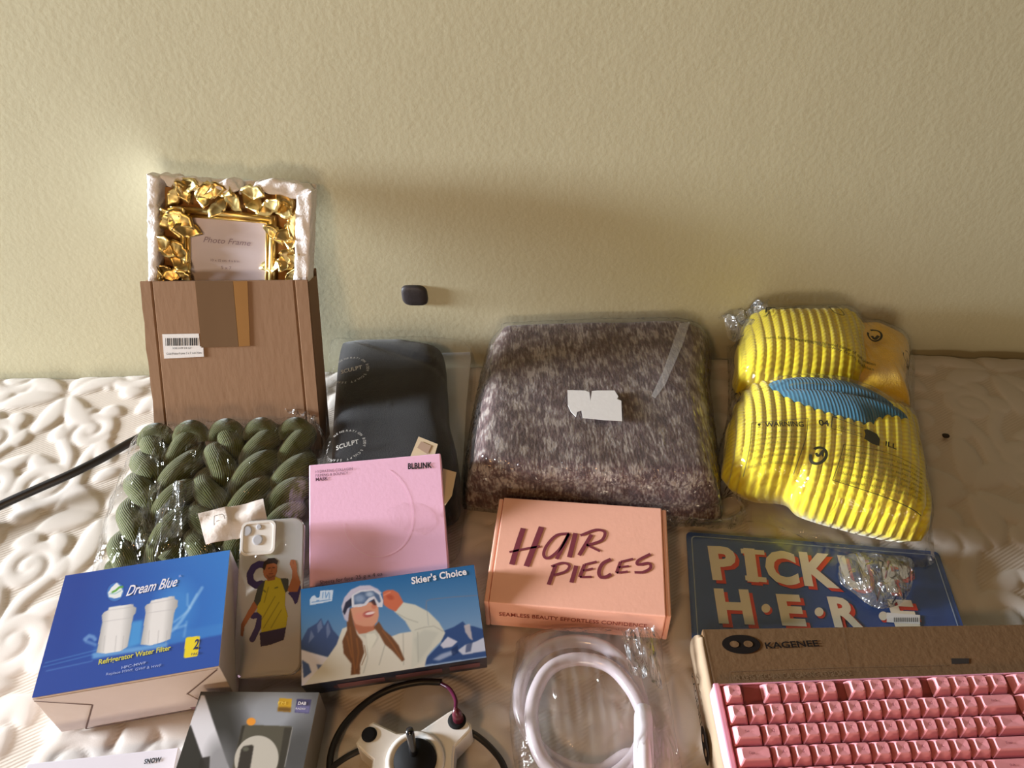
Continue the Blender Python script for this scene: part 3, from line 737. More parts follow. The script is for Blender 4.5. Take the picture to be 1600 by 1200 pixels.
def filter_box():
    cs = [(89, 902), (352, 860), (352, 1040), (63, 1088)]; T = .078
    fr, hw, hd, root = plain_box('filter_box', cs, .080, .079, T, None, 'blue and white water filter box with two white cartridges pictured')
    body = mat('white_box_board', (226, 214, 210), .55, noise=.03, bump=.06)
    lbox('carton', root, body, -hw, hw, -hd, hd, 0, T, .0012)
    c = Canvas(cs, 210, 160, (38, 78, 165))
    k = crop(6, 150, 880)
    g = np.clip((c.U-.1)/.9, 0, 1)[..., None]; c.C = np.array((18, 58, 148.))*(1-g)+np.array((44, 116, 200.))*g
    g = np.clip((c.V-.65)/.35, 0, 1)[..., None]*np.clip((c.U-.3)/.5, 0, 1)[..., None]; c.C = c.C*(1-.35*g)+np.array((52, 128, 205.))*.35*g
    c.poly([(60, 1092), (74, 1045), (352, 992), (356, 1045)], (32, 66, 155), .75, 2)
    c.poly([(150, 1012), (352, 975), (352, 992), (150, 1030)], (70, 140, 210), .35, 3)
    for a, b in (((74, 1042), (170, 1018)), ((76, 1036), (160, 1015)), ((80, 1048), (150, 1033))): c.line([a, b], 1.6, (110, 160, 215), .45, 1.5)
    c.poly(k((330, 560), (440, 540), (440, 760), (320, 800)), (70, 150, 215), .9, 3)
    c.ell(272, 950, 30, 40, (70, 150, 220), .55, .9)
    for pts, wd, al in ((k((730, 640), (800, 560), (870, 440), (900, 380), (975, 240)), 5, .5), (k((740, 560), (860, 460), (930, 300)), 3, .45), (k((840, 300), (850, 400), (880, 430)), 3, .4),
                        (k((760, 620), (850, 590)), 4, .4), (k((860, 560), (850, 690)), 4, .3), (k((-95, 720), (-60, 690), (-20, 700), (0, 720)), 6, .5), (k((-80, 740), (10, 770)), 5, .4)):
        c.line(pts, wd, (170, 205, 240), al, 3)
    c.poly(k((-10, 850), (330, 800), (700, 750), (700, 790), (300, 850), (0, 900)), (120, 175, 225), .7, 2)
    for q in (k((35, 500), (55, 470), (92, 452), (95, 425), (290, 398), (325, 395), (330, 415), (360, 430), (358, 480), (342, 500), (335, 560), (318, 790), (250, 830), (120, 850), (30, 842), (48, 560)),
              k((440, 420), (455, 400), (490, 385), (492, 362), (680, 322), (715, 320), (722, 345), (755, 360), (756, 420), (735, 450), (732, 490), (722, 715), (650, 745), (540, 775), (442, 768), (455, 480))):
        xs = [p[0] for p in q]; x0, x1 = min(xs), max(xs)
        m0 = c.C.copy(); c.poly(q, (226, 222, 222))
        msk = np.abs(c.C-m0).sum(-1) > 5
        t = (c.X-x0)/(x1-x0); sh = 1-.24*np.clip((.25-t)/.25, 0, 1)-.28*np.clip((t-.62)/.38, 0, 1)
        c.C = np.where(msk[..., None], c.C*sh[..., None], c.C)
    for a, b in ((k((55, 560), (330, 520))), (k((95, 455), (325, 420))), (k((455, 480), (735, 440))), (k((492, 388), (722, 345)))): c.line([a, b], 1, (175, 170, 175), .6)
    for x_ in (90, 200, 270): c.line(k((x_, 690), (x_+4, 830)), 1.3, (175, 170, 172), .6)
    for x_ in (510, 600, 680): c.line(k((x_, 640), (x_+4, 760)), 1.3, (175, 170, 172), .6)
    c.ell(173, 927, 15, 16, (24, 58, 140), .9, .1); c.ell(173, 927, 13.5, 14.5, (60, 120, 195), .9, .1)
    c.poly(k((140, 195), (185, 235), (210, 275), (195, 330), (140, 345), (80, 330), (68, 290), (95, 240)), (225, 228, 230))
    c.line(k((110, 285), (140, 270), (170, 240), (200, 235)), 3.2, (90, 160, 60)); c.line(k((85, 300), (140, 300), (190, 270)), 1.6, (150, 190, 200))
    c.poly(k((868, 712), (880, 700), (995, 688), (1003, 696), (1003, 862), (990, 874), (880, 890), (868, 880)), (232, 208, 40))
    c.build('printed_top', root, print_mat('filter_box_print', .35, .3), -hw+.0006, hw-.0006, -hd+.0006, hd-.0006, T+.0003)
    wt = mat('white_ink', (232, 226, 232), .5); yl = mat('yellow_ink', (205, 196, 60), .5); pl = mat('pale_blue_ink', (160, 172, 214), .5); bl = mat('navy_ink', (30, 40, 90), .5)
    text_on(fr, 'Dream Blue', (197, 932), (277, 916), 16, wt, root, shear=.45, bold=.012, up=.0008)
    text_on(fr, 'R', (280, 903), (284, 902), 4, pl, root, up=.0008)
    text_on(fr, 'Refrigerator Water Filter', (154, 1039), (267, 1016), 8, yl, root, bold=.02, up=.0008)
    text_on(fr, 'HFC-MWF', (190, 1046), (228, 1038), 4.4, pl, root, bold=.01, up=.0008)
    text_on(fr, 'Replace MWF, GWF & HWF', (166, 1056), (252, 1042), 4.2, pl, root, up=.0008)
    text_on(fr, '2', (302, 1015), (310, 1013.5), 15, bl, root, bold=.03, shear=.2, up=.0008)
    text_on(fr, 'PACK', (299, 1025), (314, 1022), 4, bl, root, up=.0008)
    # tuck flap with its slanted cuts on the near side
    ff = face_front(fr, hw, hd, T)
    flap = mat('white_box_flap', (220, 206, 202), .6, noise=.03)
    v = [(-hw+.003, -.002), (hw-.003, -.002), (hw-.045, -.042), (hw-.03, -.0745), (-hw+.028, -.0745), (-hw+.050, -.030)]
    V = [ff.w(a, b, .0012) for a, b in v]+[ff.w(a, b, -.0002) for a, b in v]; n = 6
    fix_normals(mesh('tuck_flap', V, [list(range(n)), list(range(2*n-1, n-1, -1))]+[[i, n+i, n+(i+1) % n, (i+1) % n] for i in range(n)], flap, root))
    g = mat('flap_seam_shadow_board', (120, 100, 96), .9)  # dark strips along the flap cuts, seam shade put into colour
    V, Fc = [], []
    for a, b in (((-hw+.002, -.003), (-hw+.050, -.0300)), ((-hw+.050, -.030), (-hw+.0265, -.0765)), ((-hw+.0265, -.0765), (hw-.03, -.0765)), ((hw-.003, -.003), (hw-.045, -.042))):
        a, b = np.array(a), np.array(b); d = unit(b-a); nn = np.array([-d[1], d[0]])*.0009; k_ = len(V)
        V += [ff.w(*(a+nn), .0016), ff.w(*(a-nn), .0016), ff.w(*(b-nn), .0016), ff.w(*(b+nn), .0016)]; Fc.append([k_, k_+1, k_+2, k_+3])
    fix_normals(mesh('flap_seam_shade', V, Fc, g, root))
    fs = Frame(fr.w(hw, 0, 0), -fr.n, fr.y)
filter_box()

def pink_box():
    cs = [(481, 725), (687, 710), (703, 893), (485, 919)]; T = .030
    fr, hw, hd, root = plain_box('mask_box', cs, .102, .038, T, None, 'flat pale pink mask box with black lettering, leaning on the black clothing bag')
    pk = mat('pale_pink_board', (250, 200, 234), .5, noise=.02, bump=.05)
    lbox('carton', root, pk, -hw, hw, -hd, hd, 0, T, .0015)
    text_on(fr, 'BLBLINK', (637.5, 733), (675, 731), 9, INK, root, bold=.035, up=.0007)
    gi = mat('brown_grey_ink', (126, 86, 108), .6)
    text_on(fr, 'HYDRATING COLLAGEN', (493, 739.5), (551, 734.5), 4.2, gi, root, up=.0007)
    text_on(fr, 'FIRMING & BOUNCY', (493, 745.5), (544, 741), 4.2, gi, root, up=.0007)
    text_on(fr, 'MASK', (493.5, 752), (512.5, 750), 5.5, mat('plum_ink', (92, 50, 74), .6), root, bold=.02, up=.0007)
    text_on(fr, 'Sheets for face', (500, 913), (552, 906), 6, gi, root, up=.0007)
    text_on(fr, '25 g x 4 ea', (556, 905), (598, 899), 6, gi, root, up=.0007)
    # thin embossed face outline
    em = mat('pale_pink_emboss', (252, 214, 236), .35)
    a = np.linspace(.35, 2*math.pi-.3, 60)
    pts = [(590+54*math.sin(t)*(1-.10*math.cos(t)), 800-70*math.cos(t)) for t in a]
    strokes_on(fr, [(pts[:44], 1.0)], em, root, 'embossed_oval', up=.0006, smooth=2)
pink_box()

def ski_box():
    cs = [(467, 922), (742, 880), (760, 1030), (473, 1070)]; T = .040
    fr, hw, hd, root = plain_box('goggle_box', cs, .072, .046, T, None, 'blue ski goggle box picturing a smiling skier, resting on the pink box')
    lbox('carton', root, mat('navy_box_board', (36, 44, 66), .4, noise=.05, coat=.3), -hw, hw, -hd, hd, 0, T, .0012)
    c = Canvas(cs, 250, 140, (80, 120, 170)); k = crop(5.714, 460, 870); k7 = crop(5.714, 600, 870)
    g = np.clip(c.V, 0, 1)[..., None]; c.C = np.array((150, 170, 200.))*(1-g)+np.array((48, 104, 160.))*g
    nz = wob(c.X, c.Y, .5, 2)[..., None]*6
    mt_ = (66, 82, 124)
    c.poly(k((60, 760), (110, 650), (190, 600), (225, 555), (252, 625), (285, 568), (330, 660), (400, 740), (400, 880), (300, 900), (160, 870), (60, 850)), mt_, .95, 1)
    for q in (k((225, 570), (240, 640), (200, 690), (190, 620)), k((285, 590), (310, 680), (280, 740), (270, 640)), k((140, 660), (170, 720), (120, 780))): c.poly(q, (130, 145, 180), .6, 1)
    c.poly(k((60, 830), (150, 860), (300, 905), (400, 850), (430, 1090), (60, 1180)), (218, 216, 230), 1, 1)
    c.poly(k((70, 920), (130, 960), (155, 1030), (90, 1080)), (70, 90, 140), .95, 1); c.poly(k((195, 960), (255, 968), (220, 1070), (190, 1110), (215, 1020)), (90, 105, 150), .9, 1)
    c.poly(k7((480, 690), (540, 665), (620, 635), (700, 585), (735, 625), (800, 630), (900, 660), (960, 900), (330, 980), (380, 900), (500, 780)), (56, 80, 130), 1, 1)
    c.poly(k7((712, 620), (765, 610), (790, 760), (760, 740), (720, 680)), (190, 180, 185), .9, 1)
    c.poly(k7((490, 800), (560, 725), (650, 770), (600, 815), (520, 830)), (205, 205, 222), .95, 1)
    c.poly(k7((650, 850), (720, 800), (820, 770), (920, 720), (940, 850), (700, 890)), (205, 208, 225), .9, 1)
    c.poly(k7((420, 930), (500, 880), (600, 850), (640, 870), (480, 940)), (190, 200, 225), .7, 2)
    c.poly(k7((590, 840), (650, 800), (660, 870), (600, 900)), (40, 56, 96), .8, 1); c.poly(k7((730, 800), (790, 770), (770, 860), (720, 870)), (50, 64, 104), .7, 1)
    jk = (212, 208, 198)
    body = [(470, 1076), (505, 1037), (524, 1008), (532, 984), (545, 978), (560, 988), (577, 982), (592, 984), (604, 998), (622, 991), (645, 988), (662, 992), (664, 1030), (660, 1050)]
    sleeve = [(613, 957), (617, 947), (626, 942), (646, 946), (667, 957), (684, 974), (694, 991), (688, 1003), (672, 1019), (657, 1037), (640, 1046), (642, 992), (630, 972)]
    c.poly(body, jk, 1, 1); c.poly(sleeve, (204, 204, 194), 1, 1)
    for q in ([(646, 986), (660, 982), (676, 980), (690, 988)], [(650, 990), (651, 1036)], [(627, 992), (628, 1040)], [(570, 990), (572, 1030), (566, 1052)], [(600, 1004), (590, 1040)], [(618, 960), (632, 968), (650, 974)]): c.line(q, 1.6, (165, 165, 158), .7, 1.5)
    c.poly([(644, 1000), (660, 985), (684, 990), (668, 1015), (652, 1035)], (180, 182, 176), .5, 3)
    c.poly(k((560, 700), (610, 665), (740, 655), (735, 740), (700, 800), (640, 860), (625, 740)), (196, 194, 184), 1, 1)
    c.poly(k((625, 700), (700, 690), (720, 730), (650, 870), (632, 800)), (220, 218, 206), .9, 1)
    sk = (206, 148, 124)
    c.poly(k((500, 560), (700, 560), (700, 660), (620, 690), (560, 700), (520, 640)), (178, 112, 88), 1, 1)
    c.poly(k((475, 470), (560, 440), (680, 400), (728, 440), (735, 530), (722, 590), (680, 630), (600, 630), (530, 610), (495, 550)), sk, 1, 1)
    c.ell(*k((640, 520))[0], 9, 5, (168, 84, 84), .9, .4, -12); c.ell(*k((655, 512))[0], 7.5, 2.2, (235, 215, 215), .9, .4, -12); c.ell(*k((690, 450))[0], 4, 4, (190, 110, 90), .7, .7)
    c.ell(*k((560, 540))[0], 7, 6, (214, 140, 124), .6, .9)
    c.poly(k((450, 560), (480, 460), (510, 600), (545, 700), (590, 760), (610, 860), (575, 960), (575, 1050), (495, 1058), (500, 960), (430, 870), (415, 760), (455, 660)), (112, 76, 54), 1, 1)
    for q in (k((480, 640), (500, 800), (530, 1040)), k((455, 720), (500, 900)), k((540, 740), (560, 860), (545, 1000))): c.line(q, 2, (150, 98, 60), .7, 2)
    c.line(k((610, 800), (625, 880), (590, 970)), 1.2, (120, 85, 60), .8)
    c.poly(k((690, 640), (735, 585), (780, 660), (850, 720), (914, 800), (970, 930), (945, 945), (860, 850), (790, 790), (740, 700)), (116, 80, 58), 1, 1)
    c.line(k((770, 670), (860, 790), (940, 920)), 2, (150, 98, 64), .8, 2)
    c.poly(k((400, 450), (425, 370), (480, 300), (560, 262), (650, 258), (720, 290), (760, 330), (700, 350), (520, 350), (470, 420), (470, 480), (462, 590), (432, 570), (410, 510)), (190, 184, 204), 1, 1)
    c.poly(k((412, 500), (436, 415), (495, 365), (495, 440), (455, 470), (430, 530)), (52, 54, 72), 1, 1)
    c.poly(k((488, 350), (560, 306), (680, 292), (745, 330), (772, 400), (765, 458), (722, 455), (690, 385), (650, 400), (620, 440), (570, 455), (492, 460)), (206, 206, 218), 1, 0)
    c.poly(k((508, 352), (570, 320), (680, 308), (735, 345), (752, 405), (735, 420), (690, 355), (640, 375), (600, 425), (512, 435)), (84, 104, 138), 1, 1)
    c.ell(*k((560, 380))[0], 8, 6, (150, 170, 200), .7, .9); c.ell(*k((650, 340))[0], 6, 4, (190, 205, 225), .7, .9)
    c.poly(k((640, 420), (690, 380), (715, 440), (690, 440), (660, 410)), (60, 40, 45), .8, 1)
    c.poly([(594, 926), (600, 923), (610, 922), (619, 927), (627, 942), (615, 957), (604, 952), (596, 946)], (196, 108, 82), 1, 1)
    c.ell(606, 934, 6, 4, (168, 78, 58), .7, .8, 20); c.line([(596, 931), (606, 926)], 2, (220, 140, 112), .8, 1.5)
    c.poly(k((120, 395), (135, 365), (160, 350), (180, 375), (205, 370), (210, 310), (325, 303), (315, 402), (210, 425), (125, 440)), (205, 216, 232), .9, 0)
    for q in (k((180, 400), (200, 398)), k((235, 325), (232, 375)), k((255, 322), (262, 375), (285, 322)), k((292, 330), (290, 380)), k((140, 415), (300, 390))): c.line(q, 1.1, (70, 120, 180), .9)
    c.line(k7((360, 480), (365, 400), (400, 385), (620, 360), (840, 345)), 1.3, (130, 120, 130), .6); c.line(k7((365, 420), (385, 620)), 1, (120, 130, 140), .5)
    c.build('printed_top', root, print_mat('goggle_box_print', .18, .6), -hw+.0006, hw-.0006, -hd+.0006, hd-.0006, T+.0003)
    wt = mat('white_ink', (232, 226, 232), .5)
    text_on(fr, "Skier's Choice", (643.5, 913), (729.5, 898), 11, wt, root, bold=.03, up=.0008, space=1.05)
    ff = face_front(fr, hw, hd, T); rd = mat('dull_red_ink', (118, 76, 82), .6)
    V, Fc = [], []
    for x0, x1, y0, y1 in ((.13, .19, -.028, -.012), (.205, .265, -.028, -.012), (.275, .315, -.028, -.012), (-.115+.06, -.10+.06, -.024, -.014)):
        x0, x1 = (x0-.22)*.85+.012, (x1-.22)*.85+.012
        mesh('printed_panel', [ff.w(x0, y0, .0005), ff.w(x1, y0, .0005), ff.w(x1, y1, .0005), ff.w(x0, y1, .0005)], [[0, 1, 2, 3]], rd, root)
    for i, (s_, x0) in enumerate((('SKI', -.07), ('UV', -.035), ('OTG', -.01))):
        a = np.array([x0, -.025]);
        v, f = text_raw(s_); v = v/max(v[:, 0].max(), .01)*.017
        mesh('lettering', [ff.w(a[0]+q[0], a[1]+q[1], .0005) for q in v], f, rd, root)
ski_box()

def hair_box():
    cs = [(776, 776), (1043, 795), (1048, 963), (760, 941)]; T = .052
    fr, hw, hd, root = plain_box('hair_piece_box', cs, .053, .053, T, None, 'salmon pink mailer box with hand brushed words, at the centre of the mattress')
    pk = mat('salmon_board', (246, 184, 162), .55, noise=.03, bump=.05)
    lbox('lid', root, pk, -hw+.0062, hw-.0062, -hd, hd, .010, T, .0015)
    lbox('tray', root, pk, -hw+.0062, hw-.0062, -hd+.002, hd-.002, 0, .012, .001)
    for s in (-1, 1):
        x = s*(hw-.0030); lbox('side_wall', root, pk, x-.0028, x+.0028, -hd+.001, hd-.001, 0, T-.0012, .0018)
    k = crop(4.615, 740, 750); S = []
    def st(w, *p): S.append((k(*p), w/4.615))
    st(38, (358, 350), (318, 470), (275, 612)); st(40, (490, 340), (440, 470), (380, 625)); st(18, (258, 522), (370, 498), (480, 480))
    st(22, (690, 388), (600, 400), (530, 470), (505, 540), (540, 565), (620, 500), (685, 392)); st(26, (690, 388), (650, 470), (598, 572))
    st(34, (735, 385), (690, 560)); st(28, (850, 395), (760, 545)); st(22, (770, 402), (880, 362), (945, 378), (930, 430), (880, 455), (815, 472)); st(18, (815, 470), (912, 516))
    st(28, (590, 620), (540, 757)); st(20, (560, 625), (640, 600), (690, 618), (665, 660), (580, 688)); st(30, (740, 620), (705, 742))
    st(26, (800, 612), (765, 702)); st(18, (800, 612), (888, 590)); st(16, (790, 655), (862, 640)); st(18, (765, 702), (850, 700))
    st(26, (990, 572), (930, 605), (903, 665), (918, 702), (955, 700), (992, 680)); st(24, (1060, 592), (1030, 672)); st(18, (1060, 592), (1150, 570)); st(16, (1045, 632), (1120, 622)); st(18, (1030, 672), (1112, 662))
    st(22, (1275, 535), (1190, 580), (1185, 612), (1262, 602), (1275, 635), (1225, 665), (1160, 668))
    strokes_on(fr, S, mat('maroon_brush_ink', (122, 46, 62), .6, noise=.12, nscale=300, stretch=(1, .3, 1)), root, up=.0006)
    ff = face_front(fr, hw, hd, T); rd = mat('dark_red_ink', (150, 62, 48), .6)
    v, f = text_raw('SEAMLESS BEAUTY EFFORTLESS CONFIDENCE', 0, .01); sx = (hw*2*.80)/v[:, 0].max()
    mesh('lettering', [ff.w(-hw*.84+q[0]*sx, -.026+q[1]*sx*1.25, .0005) for q in v], f, rd, root)
hair_box()

def sign():
    cs = [(1072, 831), (1466, 862), (1487, 990), (1080, 1004)]; T = .004
    p = [P(*q, .012) for q in cs]
    fr = Frame((p[0]+p[1])/2, p[1]-p[0], (0, 1, 0)); W = np.linalg.norm(p[1]-p[0]); Dp = .168
    root = empty('pickup_sign', Frame(fr.w(0, -Dp/2, -T), fr.x, fr.y).matrix(), 'blue metal pickup sign with cream and red letters beneath the yellow knit bag', 'sign')
    blue = mat('enamel_blue', (26, 66, 132), .25, noise=.05, coat=.5)
    cream = mat('cream_ink', (222, 212, 192), .45); red = mat('red_ink', (206, 56, 40), .45)
    V, Fc = [], []
    hw = W/2; r = .006
    o_ = []
    for cx, cy, a0 in ((hw-r, -r, 0), (-hw+r, -r, 90), (-hw+r, -Dp+r, 180), (hw-r, -Dp+r, 270)):
        for a in np.linspace(a0, a0+90, 6): o_.append((cx+r*math.cos(math.radians(a)), cy+r*math.sin(math.radians(a))))
    n = len(o_); V = [fr.w(a, b, 0) for a, b in o_]+[fr.w(a, b, -T) for a, b in o_]
    fix_normals(mesh('plate', V, [list(range(n)), list(range(2*n-1, n-1, -1))]+[[i, n+i, n+(i+1) % n, (i+1) % n] for i in range(n)], blue, root))
    o2 = [(a*.962, (b+Dp/2)*.93-Dp/2) for a, b in o_]; o3 = [(a*.954, (b+Dp/2)*.915-Dp/2) for a, b in o_]
    V = [fr.w(a, b, .0005) for a, b in o2]+[fr.w(a, b, .0005) for a, b in o3]
    mesh('border_line', V, [[i, (i+1) % n, n+(i+1) % n, n+i] for i in range(n)], mat('pale_border_ink', (150, 165, 180), .4), root)
    k = crop(2.857, 1040, 800)
    L = [('P', 208, 296, 330, 300, 143), ('I', 364, 303, 415, 307, 140), ('C', 455, 312, 600, 322, 140), ('K', 618, 322, 775, 335, 142), ('U', 800, 336, 925, 344, 140), ('P', 985, 350, 1120, 360, 142),
         ('H', 236, 490, 396, 496, 147), ('E', 518, 500, 628, 505, 132), ('R', 752, 508, 885, 514, 128), ('E', 1025, 516, 1140, 522, 124)]
    for ch, x0, y0, x1, y1, h in L:
        p0, p1 = k((x0, y0), (x1, y1))
        for mt_, ex, up in ((red, (.0045, -.0042), .0006), (cream, (0, 0), .0010)):
            text_on(fr, ch, p0, p1, h/2.857, mt_, root, 'letter', bold=.045, up=up, extra=ex)
    for mt_, d, up in ((red, 9, .0006), (cream, 0, .0010)):
        a = [((364+d*.9, 180+d), (418+d, 184+d)), ((350+d, 296+d), (446+d, 304+d))]
        strokes_on(fr, [(k((335+d, 176+d), (440+d, 184+d)), 9), (k((355+d, 296+d), (450+d, 306+d)), 9)], mt_, root, 'letter_serif', up=up+.0001)
        for cx, cy in ((447, 432), (684, 448), (970, 466)):
            t = np.linspace(0, 2*math.pi, 16, endpoint=False)
            poly_on(fr, k(*[(cx+d+20*math.cos(q), cy+d+20*math.sin(q)) for q in t]), mt_, root, 'dot', up)
    st = poly_on(fr, [(1385, 958), (1437, 962), (1437, 976), (1385, 973)], WHITEP, root, 'barcode_label', .0013)
    V, Fc = [], []
    for i in range(13):
        x = 1396+i*3; q = [fr.loc(x, 966), fr.loc(x+1.2, 966), fr.loc(x+1.2, 973), fr.loc(x, 973)]; b = len(V); V += [fr.w(*e, .0017) for e in q]; Fc.append([b, b+1, b+2, b+3])
    mesh('barcode', V, Fc, INK, root, parent=st)
    # clear sleeve around the sign
    film = film_mat('sleeve_film', 12, (1, 1, 1), .12, .01, .08, gain=.8)
    V, Fc = [], []; nx, ny = 50, 26
    for j in range(ny+1):
        for i in range(nx+1):
            a = -hw-.006+(2*hw+.012)*i/nx; b = .006-(Dp+.012)*j/ny
            e = min(min(i, nx-i)/2, min(j, ny-j)/2, 1)
            V.append(fr.w(a, b, -.003+e*.0065+.0012*e*float(wob(a, b, 60, 8))))
    for j in range(ny):
        for i in range(nx):
            b = j*(nx+1)+i; Fc.append([b, b+nx+1, b+nx+2, b+1])
    tag(mesh('plastic_sleeve', V, Fc, film, M=Frame(fr.w(0, -Dp/2, 0), fr.x, fr.y).matrix(), smooth=True), 'flat clear plastic sleeve covering the blue pickup sign', 'plastic bag')
    # little crumpled bag of fixings on the sign
    fb = Frame(P(1365, 902, .022), fr.x, fr.y)
    q = [fb.loc(*p) for p in ((1313, 868), (1340, 862), (1385, 866), (1425, 872), (1428, 905), (1410, 940), (1370, 948), (1335, 925), (1312, 905))]
    pf = Puff(catmull(np.vstack([q, q[:1]]), 8)[:-1], 0, .012, 3, 2, flat=.2)
    def disp(Wv, rho):
        Wv[:, 2] += .0050*np.abs(wob(Wv[:, 0], Wv[:, 1], 150, 21))*(1-rho**3); return Wv
    V, Fc = pf.build(70, 22, disp); V = np.array([fb.w(a, b, c-.005) for a, b, c in V])
    tag(mesh('fixings_bag', V, Fc, film_mat('crinkled_film', 40, (1.5, .6, 1), 1.0, .06, .16, gain=2.6), M=fb.matrix(-.005), smooth=False), 'small crumpled clear bag of fixings lying on the blue pickup sign', 'plastic bag')
    brown = mat('rusty_steel', (104, 50, 44), .4, .3)
    for nm, pts, lb in (('screw', [(1389, 878), (1383, 905)], 'upper reddish brown screw in the small bag on the pickup sign'), ('screw', [(1378, 912), (1370, 940)], 'lower reddish brown screw in the small bag on the pickup sign')):
        a, b = [fb.loc(*p) for p in pts]; d = unit(b-a)
        prof = np.array([0, .003, .0031, .0045, .05, 1.0])
        pts3, rad = [], []
        Ls = np.linalg.norm(b-a)
        for s_, r_ in ((0, .0024), (.0015, .0026), (.0030, .0012), (Ls*.3, .0012), (Ls*.9, .0011), (Ls, .0002)):
            pts3.append((*(a+d*s_), .0)); rad.append(r_)
        V, Fc, _ = tube(pts3, rad, 10); V = [fb.w(x, y, z+.0005) for x, y, z in V]
        tag(mesh(nm, V, Fc, brown, M=Frame(fb.w(a[0], a[1], 0), fb.x, fb.y).matrix(), smooth=True), lb, 'screw', 'screws in the small bag')
sign()

# ================================================================== BLACK CLOTHES IN A BAG
def garment():
    pts = [(532, 518), (575, 513), (640, 522), (688, 535), (696, 580), (700, 640), (712, 690), (716, 740), (704, 788), (600, 800), (530, 790), (514, 745), (515, 670), (520, 600), (525, 550)]
    q = rim(pts, .064); q[:, 1] = np.minimum(q[:, 1], -.008); pf = Puff(q, .0, .074, 7, 2.8, flat=.3)
    black = mat('black_cotton', (24, 23, 26), .9, noise=.15, nscale=400, bump=.4, bscale=700, sheen=.25, spec=.15)
    def disp(W, rho):
        W[:, 2] += .0022*wob(W[:, 0], W[:, 1], 34, 3)*(1-rho**4)
        t = (W[:, 0]*.55+W[:, 1])+.165; W[:, 2] -= .003*np.exp(-(t/.008)**2)
        return W
    V, Fc = pf.build(150, 40, disp)
    M = Matrix.Translation((pf.c[0], pf.c[1], 0))
    root = empty('folded_garment', M, 'folded black garment in a clear printed bag behind the pink box', 'clothing')
    mesh('cloth', V, Fc, black, root, smooth=True)
    tg = mat('cream_tag_card', (214, 192, 160), .6, noise=.03)
    for pts2, z in (([(640, 716), (654, 682), (684, 694), (676, 722)], .084), ([(692, 732), (713, 738), (706, 774), (695, 790), (690, 760)], .078)):
        f2 = Frame(P(665, 705, z), (1, 0, 0), (0, 1, .05))
        o = poly_on(f2, pts2, tg, root, 'hang_tag', 0, .0012); o['label'] = 'cream card tag'
    f2 = Frame(P(665, 705, .084), (1, 0, 0), (0, 1, .05))
    poly_on(f2, [(652, 700), (658, 690), (674, 697), (668, 710)], mat('tan_ink', (176, 148, 128), .6), root, 'tag_print', .0006)
    # bag
    pb = [(514, 525), (526, 514), (600, 508), (690, 528), (738, 540), (738, 600), (728, 690), (722, 790), (700, 850), (600, 850), (512, 800), (504, 740), (506, 650), (509, 570)]
    q2 = rim(pb, .050); q2[:, 1] = np.minimum(q2[:, 1], -.005); hull = Puff(q2, -.001, .081, 8, 2.6, flat=.12)
    def disp2(W, rho):
        a = np.clip((rho-.6)/.4, 0, 1)
        W[:, 2] += .0025*wob(W[:, 0], W[:, 1], 60, 14)*(1-a*.7)+.0016*wob(W[:, 0]*1.4, W[:, 1]*.5, 240, 19)*a
        W[:, 2] = np.maximum(W[:, 2], .001)
        return W
    V, Fc = hull.build(150, 40, disp2)
    film = film_mat('frosted_bag_film', 26, (1.5, .5, 1), .35, .008, .12, gain=.35)
    ro = empty('garment_bag', Matrix.Translation((hull.c[0], hull.c[1], 0)), 'clear plastic bag with round white print around the folded black garment', 'plastic bag')
    mesh('film', V, Fc, film, ro, smooth=True)
    # flat frosted margin at the right
    fz = Frame(P(715, 640, .012), (1, 0, 0), (0, 1, 0))
    poly_on(fz, [(690, 530), (733, 541), (736, 560), (728, 640), (724, 720), (716, 780), (706, 820), (700, 700)], film_mat('milky_film', 20, (1, 1, 1), .2, .35, .2), ro, 'margin', 0, .0006)
    ink = mat('white_bag_ink', (196, 192, 186), .6)
    for (cx, cy, rr_) in ((545, 576, 27), (538, 693, 29)):
        fp = Frame(P(cx, cy, .085), (1, .30, 0), (-.30, 1, 0)); c = fp.loc(cx, cy); sc = np.linalg.norm(fp.loc(cx+1, cy)-c)
        V, Fc = [], []
        word = 'NEXT GENERATION BODY SCULPT SEAMLESS '
        v0, f0 = text_raw('SCULPT', .1, .01); v0 = v0-[v0[:, 0].mean(), .35, 0]; sx = rr_*1.25*sc/np.ptp(v0[:, 0])
        for q in v0: V.append((c[0]+q[0]*sx, c[1]+q[1]*sx*1.3, 0))
        Fc += f0
        for i, ch in enumerate(word):
            if ch == ' ': continue
            v1, f1 = text_raw(ch); th = math.pi*.9-2*math.pi*i/len(word); n0 = len(V)
            s1 = sc*6.0; R_ = rr_*sc
            for q in v1:
                x, y = (q[0]-.3)*s1, q[1]*s1
                V.append((c[0]+(R_+y)*math.cos(th)+x*math.sin(th), c[1]+(R_+y)*math.sin(th)-x*math.cos(th), 0))
            Fc += [[e+n0 for e in p] for p in f1]
        Wd = np.array([fp.w(*q) for q in V]); Wd[:, 2] = np.maximum(hull.top(Wd[:, 0], Wd[:, 1])+.003, .02)
        mesh('printed_seal', Wd, Fc, ink, ro)
garment()

